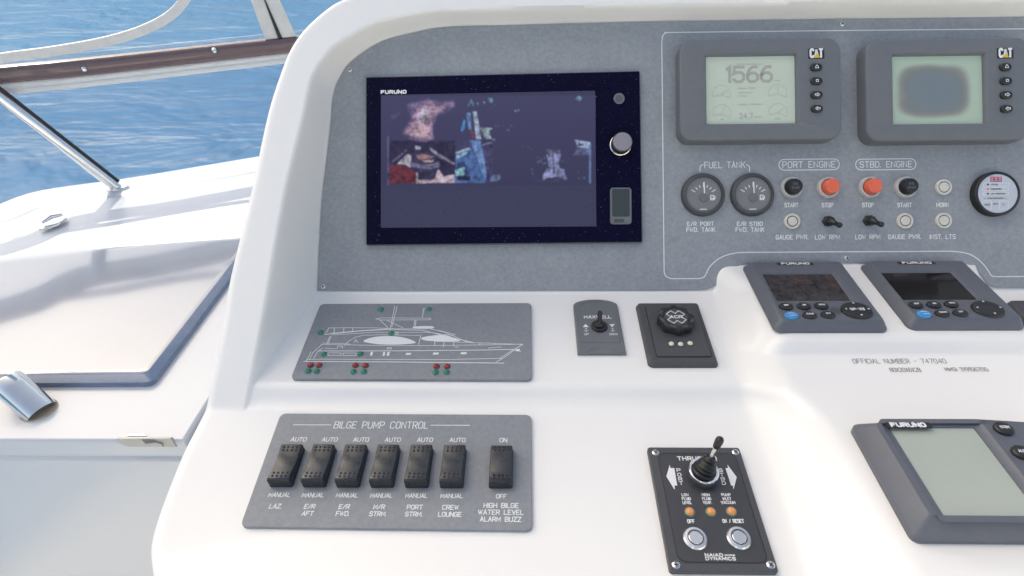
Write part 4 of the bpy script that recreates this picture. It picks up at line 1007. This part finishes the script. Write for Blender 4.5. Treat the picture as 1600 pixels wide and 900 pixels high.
def ttext(s_, x0, x1, yb, yt, w, **k):
    a1, a2, a3, a4 = Tq((x0, yb), (x1, yb), ((x0+x1)/2, yt), ((x0+x1)/2, yb), h=zt)
    return text(s_, (a1[0]+a2[0])/2, a4[1], a3[1]-a4[1], width=a2[0]-a1[0], **k)
MB().strokes(ttext('THRUSTER', 325, 573, 160, 138, .001, gap=1.9), .0011, zt).obj('lettering', WHITE, th, 0)
for s_, xs_, ys_ in (('PORT', (330, 335, 341, 346), (233, 262, 290, 316)), ('STBD', (600, 607, 613, 620), (233, 262, 288, 315))):
    mk = []
    for ch, x, y in zip(s_, xs_, ys_): mk += ttext(ch, x-10, x+11, y, y-19, .001)
    MB().strokes(mk, .0008, zt).obj('lettering', WHITE, th, 0)
for s_, x0, x1, yb in (('LOW', 351, 395, 389), ('FLUID', 353, 407, 414), ('LEVEL', 357, 412, 439), ('HIGH', 481, 528, 389), ('FLUID', 483, 537, 414), ('TEMP.', 487, 541, 439), ('PUMP', 606, 662, 389), ('INLET', 615, 666, 414), ('VACUUM', 603, 692, 438), ('OFF', 388, 432, 561), ('ON / RESET', 614, 748, 559)):
    MB().strokes(ttext(s_, x0, x1, yb, yb-(16 if yb < 500 else 21), .0006), .00062 if yb < 500 else .0008, zt).obj('lettering', WHITE, th, 0)
for s_, x0, x1, yb, yt, w in (('NAIAD', 500, 612, 774, 757, .00072), ('MARINE', 626, 690, 771, 763, .0004), ('DYNAMICS', 505, 694, 798, 780, .00072)):
    MB().strokes(ttext(s_, x0, x1, yb, yt, w, gap=1.9), w, zt).obj('lettering', WHITE, th, 0)
for ar in ([(272, 188), (250, 264), (303, 349), (303, 322), (320, 322), (301, 210), (276, 210)], [(640, 188), (646, 210), (628, 210), (664, 322), (676, 322), (680, 347), (700, 268)]):
    MB().poly(Tq(*ar, h=zt), zt+.0001).obj('arrow', WHITE, th, 0)
for q in ((400, 493), (535, 493), (666, 491)):
    x, y = Tq(q)[0]; lamp(th, x, y, TH+.0003, .0044, LEDA, TEAL)
for q in ((435, 661), (713, 658)):
    x, y = Tq(q)[0]
    b = MB().prof(circ(.0114, 40, x, y), [(0, TH), (0, TH+.001), (.0012, TH+.0024), (.0036, TH+.0026), (.0040, TH+.0016)]).obj('push_button', STEEL, th)
    MB().prof(circ(.0074, 36, x, y), [(0, TH+.001), (.0002, TH+.0018)]).obj('groove', CHAR, b)
    MB().prof(circ(.0064, 36, x, y), [(0, TH+.001), (0, TH+.0022), (.0005, TH+.0026)]).obj('cap', STEEL, b)
x, y = Tq((478, 262), h=TH)[0]
js = MB().prof(circ(.0150, 44, x, y), [(0, TH), (0, TH+.005), (-.0004, TH+.0055), (-.0004, TH+.0095), (0, TH+.010)]).obj('joystick', CHAR, th)
MB().loft([[(x+r_*math.cos(a), y+r_*math.sin(a), z_) for a in [2*math.pi*i_/44 for i_ in range(44)]] for r_, z_ in ((.0150, TH+.0095), (.0150, TH+.0112), (.0144, TH+.0118), (.0122, TH+.0118), (.0116, TH+.0105))], False, False).obj('collar', CHROME, js)
ax_ = np.array([.0100, .0105, .036]); pts = []; rr = []
for i_ in range(29):
    t = i_/28*.50; env = .0122-(.0122-.0046)*(i_/28)
    pts.append((x+ax_[0]*t, y+ax_[1]*t, TH+.0095+ax_[2]*t)); rr.append(env+.0015*math.sin(i_/28*2*math.pi*5)*(1-.4*i_/28))
MB().tube(pts, rr, 28).obj('boot', RUB, js, 60)
B0 = np.array([x, y, TH+.0095]); 
MB().tube([B0+ax_*q for q in (.46, .62, .86)], [.0019]*3, 16).obj('shaft', SATIN, js)
MB().tube([B0+ax_*q for q in (.80, .83, .90, 1.02, 1.10, 1.15, 1.17)], [.0022, .0034, .0038, .0042, .0040, .0028, .001], 20).obj('grip', BLACK, js)

# ================================================================== AUTOPILOT DISPLAY
ap = thing_px('autopilot_display', 'large blue-grey autopilot display with pale green blank screen', 'display', FB3, 1480, 750)
PHh = .024
Zp = zoom(1300, 620, 3.2133)
Pq = lambda *pts, h=PHh: ap.pp(Zp(*pts), h)
bl_ = ap.pp(Zp((100, 165), (405, 720)), .004); tp = ap.pp(Zp((300, 93)), .010)[0]
xl = (bl_[0][0]+bl_[1][0])/2; yb = bl_[1][1]-.001; ytop = Pq((300, 93), h=PHh-.002)[0][1]+.001
scp = Pq((555, 592), (300, 158), (710, 152), h=PHh-.003)
sx0 = (scp[0][0]+scp[1][0])/2; sx1 = scp[2][0]; sy0 = scp[0][1]; sy1 = (scp[1][1]+scp[2][1])/2
w, h = .198, ytop-yb; cx, cy = xl+w/2, (ytop+yb)/2
sw, shh, sx, sy = sx1-sx0, sy1-sy0, (sx0+sx1)/2, (sy0+sy1)/2
R = lambda i_, j_, z, r: [(x, y, z) for x, y in rrect(w-2*i_, h-i_*2, r, cx, cy, 6)]
I = lambda g_, z, r=.002: [(x, y, z) for x, y in rrect(sw+2*g_, shh+2*g_, r, sx, sy, 6)]
MB().loft([R(0, 0, -.0003, .007), R(0, 0, .0065, .007), R(.0006, 0, .0078, .007), R(.0118, 0, PHh-.0006, .005), R(.0126, 0, PHh, .005), I(.0085, PHh, .004), I(.0080, PHh-.0006, .004), I(.0050, PHh-.0026, .003), I(.0005, PHh-.0034, .001), I(.0005, PHh-.0050, .001)], True, False).obj('housing', NAVY, ap, 24)
MB().poly(rrect(sw+.002, shh+.002, .0008, sx, sy), PHh-.0044).obj('screen', mat('lcd_blank', (.40, .44, .385), .16, coat=.3, mottle=.05, mscale=9), ap, 0)
m4_ = Pq((262, 124), (482, 120), (262, 97))
stx, sty = (m4_[0][0]+m4_[1][0])/2, ytop-.0150
sw_ = m4_[1][0]-m4_[0][0]
st_ = MB().plate(rrect(sw_, .0066, .0008, stx, sty), PHh-.0008, PHh+.0004, .0003).obj('maker_strip', BLACK, ap)
MB().strokes(text('FURUNO', stx-.001, sty-.0021, .0042, width=sw_*.76, gap=1.9), .0017, PHh+.0006).obj('maker_lettering', WHITE, st_, 0)
for q, s_ in (((858, 165), 'STBY'), ((950, 285), 'AUTO'), ((1045, 405), 'NAV')):
    x, y = Pq(q)[0]
    k_ = MB().prof(circ(.0088, 32, x, y, .0078), [(0, PHh-.0005), (0, PHh+.0024), (.001, PHh+.0035), (.003, PHh+.0038)]).obj('key', BLACK, ap)
    MB().strokes(text(s_, x, y-.0012, .0026, wf=.95), .00065, PHh+.0041).obj('key_lettering', WHITE, k_, 0)

# ================================================================== LOCKER, SIDE DECK AND WINDSCREEN (left of the console)
base_px = [(393, 255), (204, 287), (131, 297), (52, 310)]
base_xy = [FL.p(*q) for q in base_px]                                # relative to the eye, metres
a, b = np.array(base_xy[0]), np.array(base_xy[1]); dr_ = (a-b)/np.hypot(*(a-b))
curve = [tuple(a+dr_*.55)]+base_xy+[(-1.345, 1.245), (-1.46, 1.155), (-1.57, 1.03), (-1.64, .86), (-1.66, .62), (-1.66, .30)]
curve = spline(curve, 5)
tan = [np.subtract(curve[min(i_+1, len(curve)-1)], curve[max(i_-1, 0)]) for i_ in range(len(curve))]
nrm = [np.array([-t[1], t[0]])/np.hypot(*t) for t in tan]
# normal that points outboard
nrm = [q if (q @ np.array([-.6, .8])) < 0 and False else q for q in nrm]
if nrm[len(nrm)//3] @ np.array([-.5, .85]) < 0: nrm = [-q for q in nrm]
off = lambda d: [tuple(np.add(p_, q*d)) for p_, q in zip(curve, nrm)]
lk = Thing('side_locker', 'white moulded side locker with a hatch lid and chrome slam latch', 'locker', FL)
fy = .545
rim_o = [q for q in off(.035)]
shell_o = ccw([(-.4985, fy)]+[(-.4985, max(1.0, rim_o[0][1]-.0))]+rim_o+[(rim_o[-1][0], fy)] if rim_o[-1][1] > fy else [(-.4985, fy), (-.4985, float(np.interp(-.4985, [q[0] for q in rim_o][::-1], [q[1] for q in rim_o][::-1])))]+[q for q in rim_o if q[0] < -.4985 and q[1] > fy]+[([q for q in rim_o if q[1] > fy][-1][0], fy)])
dz = FLZ-gz
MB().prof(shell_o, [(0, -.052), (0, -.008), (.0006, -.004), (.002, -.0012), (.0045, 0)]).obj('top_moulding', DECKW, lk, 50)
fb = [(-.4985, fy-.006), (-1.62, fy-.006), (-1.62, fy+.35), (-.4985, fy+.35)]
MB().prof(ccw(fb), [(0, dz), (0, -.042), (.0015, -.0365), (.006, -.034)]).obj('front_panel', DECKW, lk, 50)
# raised coaming strip under the windscreen
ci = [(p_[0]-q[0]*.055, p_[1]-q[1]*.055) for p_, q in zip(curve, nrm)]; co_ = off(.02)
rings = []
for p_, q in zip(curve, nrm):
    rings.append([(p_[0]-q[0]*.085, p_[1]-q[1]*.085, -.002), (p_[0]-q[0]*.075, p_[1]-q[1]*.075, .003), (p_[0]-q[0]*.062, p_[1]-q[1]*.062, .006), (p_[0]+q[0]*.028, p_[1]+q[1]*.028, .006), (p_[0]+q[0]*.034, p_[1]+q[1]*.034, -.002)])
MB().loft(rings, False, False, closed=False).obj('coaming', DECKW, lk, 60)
# hatch lid
ho = ccw([(-.602, .655), (-.602, 1.122), (-1.19, 1.04), (-1.19, .650)])
hr = rpoly(ho, [.012, .02, .02, .012], 5) if False else rpoly(ho, .014, 5)
HR = lambda d, z: [(x, y, z*.72) for x, y in rpoly(inset(ho, d), .012, 5)]
lid = MB().loft([HR(0, .001), HR(0, .0055), HR(.0006, .0062)], False, True).obj('hatch_lid', EDGEGL, lk, 50)
MB().loft([HR(.0008, .0062), HR(.0008, .0078), HR(.0004, .0085), HR(.0004, .013), HR(.012, .0215), HR(.0135, .0222)], False, False).obj('lid_edge', EDGEGL, lid, 30)
MB().loft([HR(.0137, .0222), HR(.017, .0232), HR(.022, .0238)], False, True).obj('lid_top', LIDM, lid, 60)
# slam latch on the front edge
xa = FL.p(183, 688)[0]
Fv = Frame(EYE+np.array([0, fy, -LOCK]), X1, (0, 0, 1))
Zl = zoom(0, 560, 4.5)
lp = lambda *pts: [Fv.p(*q) for q in Zl(*pts)]
L4 = lp((823, 560), (835, 585), (880, 607), (920, 614), (1245, 616), (1205, 556))
def on_front(mb, name, m, par=None):
    mb.v = [(q[0], fy-q[2], q[1]) for q in mb.v]; mb.f = [f_ for f_ in mb.f]
    return mb.obj(name, m, par or lk)
def fro(pts): return ccw(list(pts))
pl4 = fro(L4)
la_ = on_front(MB().plate(pl4, -.002, .0022, .0008, 2), 'slam_latch', LATM)
on_front(MB().poly(fro(lp((1000, 562), (1085, 562), (1140, 580), (1160, 606), (1040, 602), (1025, 585))), .0026), 'pull_recess', HOUS, la_)
on_front(MB().plate(fro(lp((1030, 584), (1105, 578), (1150, 588), (1155, 605), (1040, 602))), .0022, .0050, .0008, 2), 'pull_lever', LATM, la_)
tb = [FL.p(*q, .002) for q in Zl((900, 548), (1035, 546), (1010, 530), (900, 532))]
MB().plate(ccw(tb), -.001, .003, .0006, 2).obj('striker', SATIN, la_)
# polished grab-rail end
gr = thing_px('rail_stub', 'short polished stainless post leaning on the side locker', 'post', FL, 61, 641)
ga = np.array([-.048, .0235, .0385])
MB().tube([ga*q for q in (-.10, .3, .7, .97, 1.0, 1.012)], [.0225, .0225, .0225, .0225, .0217, .0195], 36).obj('post', CHROME, gr)
MB().prof(circ(.0262, 36, 0, 0, .0240), [(0, -.0005), (0, .0008), (.0012, .0014)]).obj('base_ring', mat('old_sealant', (.42, .36, .27), .7, mottle=.3, mscale=200), gr)
# small fastener on the deck
fs = thing_px('deck_fastener', 'small chrome cleat on the white deck by the hatch', 'cleat', FL, 83, 354)
cl_ = [fs.p(*q) for q in zoom(0, 250, 1.914)((118, 218), (130, 208), (160, 195), (198, 178), (205, 182), (180, 202), (150, 212))]
MB().plate(rpoly(ccw(cl_), .003, 3), .0055, .010, .002, 2).obj('base_plate', CHROME, fs)
e1, e2 = fs.p(*zoom(0, 250, 1.914)((135, 205))[0]), fs.p(*zoom(0, 250, 1.914)((196, 183))[0])
MB().tube([(e1[0], e1[1], .016), ((e1[0]+e2[0])/2, (e1[1]+e2[1])/2, .022), (e2[0], e2[1], .018)], [.0035, .0055, .0035], 14).obj('horn', CHROME, fs)
# windscreen
ws = Thing('windscreen', 'low blue-tinted windscreen with brown capping track and white trim', 'windscreen', FL)
def band(z0, z1, d0, d1, step=1):
    mb = MB(); r_ = []
    for p_, q in zip(curve, nrm):
        r_.append([(p_[0]+q[0]*d, p_[1]+q[1]*d, z) for d, z in ((d0, z0), (d0, z1), (d1, z1), (d1, z0))])
    return mb.loft(r_)
band(.004, .266, -.003, .003).obj('tinted_pane', TINT, ws, 30)
def rounded_band(pr):
    r_ = []
    for p_, q in zip(curve, nrm): r_.append([(p_[0]+q[0]*d, p_[1]+q[1]*d, z) for d, z in pr])
    return MB().loft(r_)
rounded_band([(-.010, .262), (-.013, .266), (-.013, .272), (-.010, .276), (-.0115, .279), (-.0115, .284), (-.009, .288), (.009, .288), (.012, .262)][::-1]).obj('white_trim', TRIM, ws, 30)
rounded_band([(-.011, .288), (-.017, .293), (-.019, .302), (-.019, .314), (-.015, .322), (-.008, .326), (.008, .326), (.015, .318), (.015, .288)][::-1]).obj('capping_track', BROWN, ws, 35)
Lw = np.array([dr_[0], dr_[1], 0.]); 
FW = Frame(EYE+np.array([base_xy[0][0], base_xy[0][1], -LOCK]), Lw, (0, 0, 1))     # upright plane of the windscreen; its normal looks inboard
def wpt(px, py, h=0.):
    u, v = FW.p(px, py, h); return FW.w(u, v, h)
def wlocal(mb):                       # windscreen-plane coordinates -> locker frame coordinates
    mb.v = [tuple(FW.w(*q)-FL.O) for q in mb.v]; return mb
sgn = 1 if (FW.N @ np.array([.5, -.85, 0])) > 0 else -1
for q in ((131.5, 107.5), (335, 79)):
    u, v = FW.p(*q, sgn*.019)
    wlocal(MB().tube([(u, v, sgn*.015), (u, v, sgn*.022), (u, v, sgn*.026), (u, v, sgn*.028)], [.0068, .0068, .0048, .0015], 18)).obj('snap_stud', CHROME, ws)
# brace tube in front of the pane
bt, tt = FW.p(183, 291, sgn*.03), FW.p(-12, 146, sgn*.03)
br0 = np.array([bt[0], .006, sgn*.035]); br1 = np.array([tt[0], .285, sgn*.030])
brc = Thing('windscreen_brace', 'slanting polished stainless brace tube in front of the tinted windscreen', 'tube', FL)
wlocal(MB().tube([br0+(br1-br0)*q for q in (.0, .3, .7, 1.0)], .0130, 24)).obj('tube', CHROME, brc)
dlt = np.array([.0155, .002, -sgn*.006])
wlocal(MB().tube([br0+dlt+(br1-br0)*q for q in (.05, .5, 1.0)], .0045, 10)).obj('seal_strip', BLACK, brc)
fx = FW.w(*br0)-FL.O
MB().prof(circ(.030, 28, fx[0], fx[1], .022), [(0, .004), (0, .009), (.003, .012)]).obj('foot', CHROME, brc)
# clear vinyl side curtain above the track
cv = Thing('vinyl_curtain', 'clear vinyl side curtain with white curved binding and zip', 'curtain', FL)
Zv = zoom(0, 0, 3)
cut = [(-500, 372), (-200, 315), (0, 272), (250, 238), (450, 203), (600, 165), (720, 118), (800, 70), (850, 20), (885, -40), (905, -130), (910, -300)]
cut = spline(cut, 4)
cuv = [FW.p(*q) for q in Zv(*cut)]
rt = FW.p(760, 5); zbot = .327
shp = [(cuv[0][0], zbot)]+[(rt[0], zbot), (rt[0], cuv[-1][1])]+cuv[::-1]
mb = MB(); 
# vertical strips so the sheet has a gentle sag
us_ = np.linspace(cuv[0][0], rt[0], 90); cu_ = np.array(sorted(cuv)); topv = cuv[-1][1]
imax = int(np.argmax(cu_[:, 0]))
rings = []
for u in us_:
    vt_ = float(np.interp(u, cu_[:, 0], cu_[:, 1])) if u < cu_[-1, 0] else topv
    vt_ = min(max(vt_, zbot+.004), topv)
    rings.append([(u, zbot+(vt_-zbot)*k/10, .002*math.sin(u*23)+.003*math.sin(u*9+k*.5)+sgn*.004) for k in range(11)])
wlocal(mb.loft(rings, False, False, closed=False)).obj('vinyl_sheet', VINYL, cv, 60)
bnd = MB()
bpts = [(q[0], q[1]) for q in cuv]
outl = []; inl = []
bw = .0105
for i_ in range(len(bpts)):
    t = np.subtract(bpts[min(i_+1, len(bpts)-1)], bpts[max(i_-1, 0)]); t = t/np.hypot(*t); nn = np.array([-t[1], t[0]])
    outl.append(tuple(np.add(bpts[i_], nn*bw))); inl.append(tuple(np.add(bpts[i_], -nn*bw)))
rg = [[(a_[0], a_[1], .000), (a_[0], a_[1], sgn*.010), (c_[0], c_[1], sgn*.010), (c_[0], c_[1], .000)] for a_, c_ in zip(outl, inl)]
wlocal(MB().loft(rg)).obj('binding', BIND, cv, 30)
for nm_, x0, x1, m_, z in (('zip_tape', 392, 412.3, BIND, .009), ('zip_tape', 414.7, 437, BIND, .009), ('zip_teeth', 412.3, 414.7, BLACK, .011)):
    dxb = 24 if m_ is BIND else 20
    q = [FW.p(*k_) for k_ in ((x0-40, -95), (x1-42, -95), (x1, 0), (x1+24, 50), (x0+21, 56), (x0, 0))]
    q[3] = (q[3][0], zbot); q[4] = (q[4][0], zbot)
    wlocal(MB().prof(ccw(q), [(0, 0.0), (0, sgn*z)])).obj(nm_, m_, cv, 0)
hm = [FW.p(*k_) for k_ in ((-150, 130), (760, 5))]
wlocal(MB().loft([[(hm[0][0], zbot-.001, sgn*.001), (hm[0][0], zbot+.012, sgn*.001), (hm[0][0], zbot+.012, sgn*.007), (hm[0][0], zbot-.001, sgn*.007)], [(rt[0], zbot-.001, sgn*.001), (rt[0], zbot+.012, sgn*.001), (rt[0], zbot+.012, sgn*.007), (rt[0], zbot-.001, sgn*.007)]])).obj('hem', VINYL, cv, 0)

# ================================================================== HARDTOP wing, unseen, added and shaped to keep the sun off the console
SZ = 2.0
ht = Thing('added_sun_shade', 'white hardtop wing on steel posts, added out of view to shade the helm console', 'hardtop', Frame(EYE+np.array([0, 0, SZ]), X1, (0, 1, 0)))
oo = [(x, y+.25*(x+2.4)) for x, y in rrect(3.4, 1.38, .12, -1.60, 1.64, 8)]
MB().prof(oo, [(.02, 0), (0, .012), (0, .03), (.02, .045)], cap0=True).obj('roof', PLAINW, ht)
for a_, b_ in (((-.32, 1.62, FLZ-EYE[2]-SZ), (-.35, 1.85, .01)), ((-1.37, .80, -LOCK-SZ), (-2.9, 1.75, .01)), ((-.25, 1.9, FLZ-EYE[2]-SZ), (-.30, 2.2, .01))):
    MB().tube([a_, b_], .022, 16).obj('post', CHROME, ht)

# ================================================================== sofa and arch behind the viewer, added to bounce light onto the console
sf = Thing('added_bounce_sofa', 'white padded sofa added out of view to bounce light onto the console', 'sofa', Frame(EYE+np.array([.4, -1.7, FLZ-EYE[2]]), X1, (0, 1, 0)))
VNL = mat('white_upholstery', (.80, .79, .76), .55, mottle=.04, mscale=20)
MB().plate(rrect(3.3, .75, .05, 0, 0), 0, .30, .01).obj('base', PLAINW, sf)
for k in range(4):
    MB().plate(rrect(.80, .62, .06, -1.23+.82*k, .06), .30, .46, .05).obj('seat_cushion', VNL, sf)
    MB().plate(rrect(.80, .20, .06, -1.23+.82*k, -.30), .44, 1.25, .06).obj('back_cushion', VNL, sf)
ar = Thing('added_bounce_arch', 'white radar arch added out of view to bounce light onto the console', 'arch', Frame(EYE+np.array([.4, -2.4, FLZ-EYE[2]]), X1, (0, 1, 0)))  # unseen; put in to throw sunlight forward
for k in (-1, 1):
    MB().loft([[(k*1.45+x, y-q*.35, z) for x, y in rrect(.55-q*.12, .6-q*.2, .06)] for q, z in ((0, 0), (.4, 1.2), (1, 2.9))]).obj('leg', PLAINW, ar)
MB().loft([[(x, y-.35, z) for x, y in rrect(3.5, .42, .06)] for z in (2.7, 3.0)]).obj('crossbeam', PLAINW, ar)

bw_ = Thing('added_bounce_bulwark', 'white bulwark added out of view to starboard to bounce light onto the console', 'bulwark', Frame(np.array([1.85, -.3, FLZ]), X1, (0, 1, 0)))  # unseen wall added to bounce sunlight back from the right
MB().prof(rrect(.14, 3.6, .04), [(0, 0), (0, 1.30), (.01, 1.335), (.03, 1.345)]).obj('wall', PLAINW, bw_)
MB().tube([(0, -1.75, 1.42), (0, 1.75, 1.42)], .016, 14).obj('handrail', CHROME, bw_)
for y in (-1.6, -.5, .6, 1.6): MB().tube([(0, y, 1.34), (0, y, 1.42)], .010, 10).obj('stanchion', CHROME, bw_)
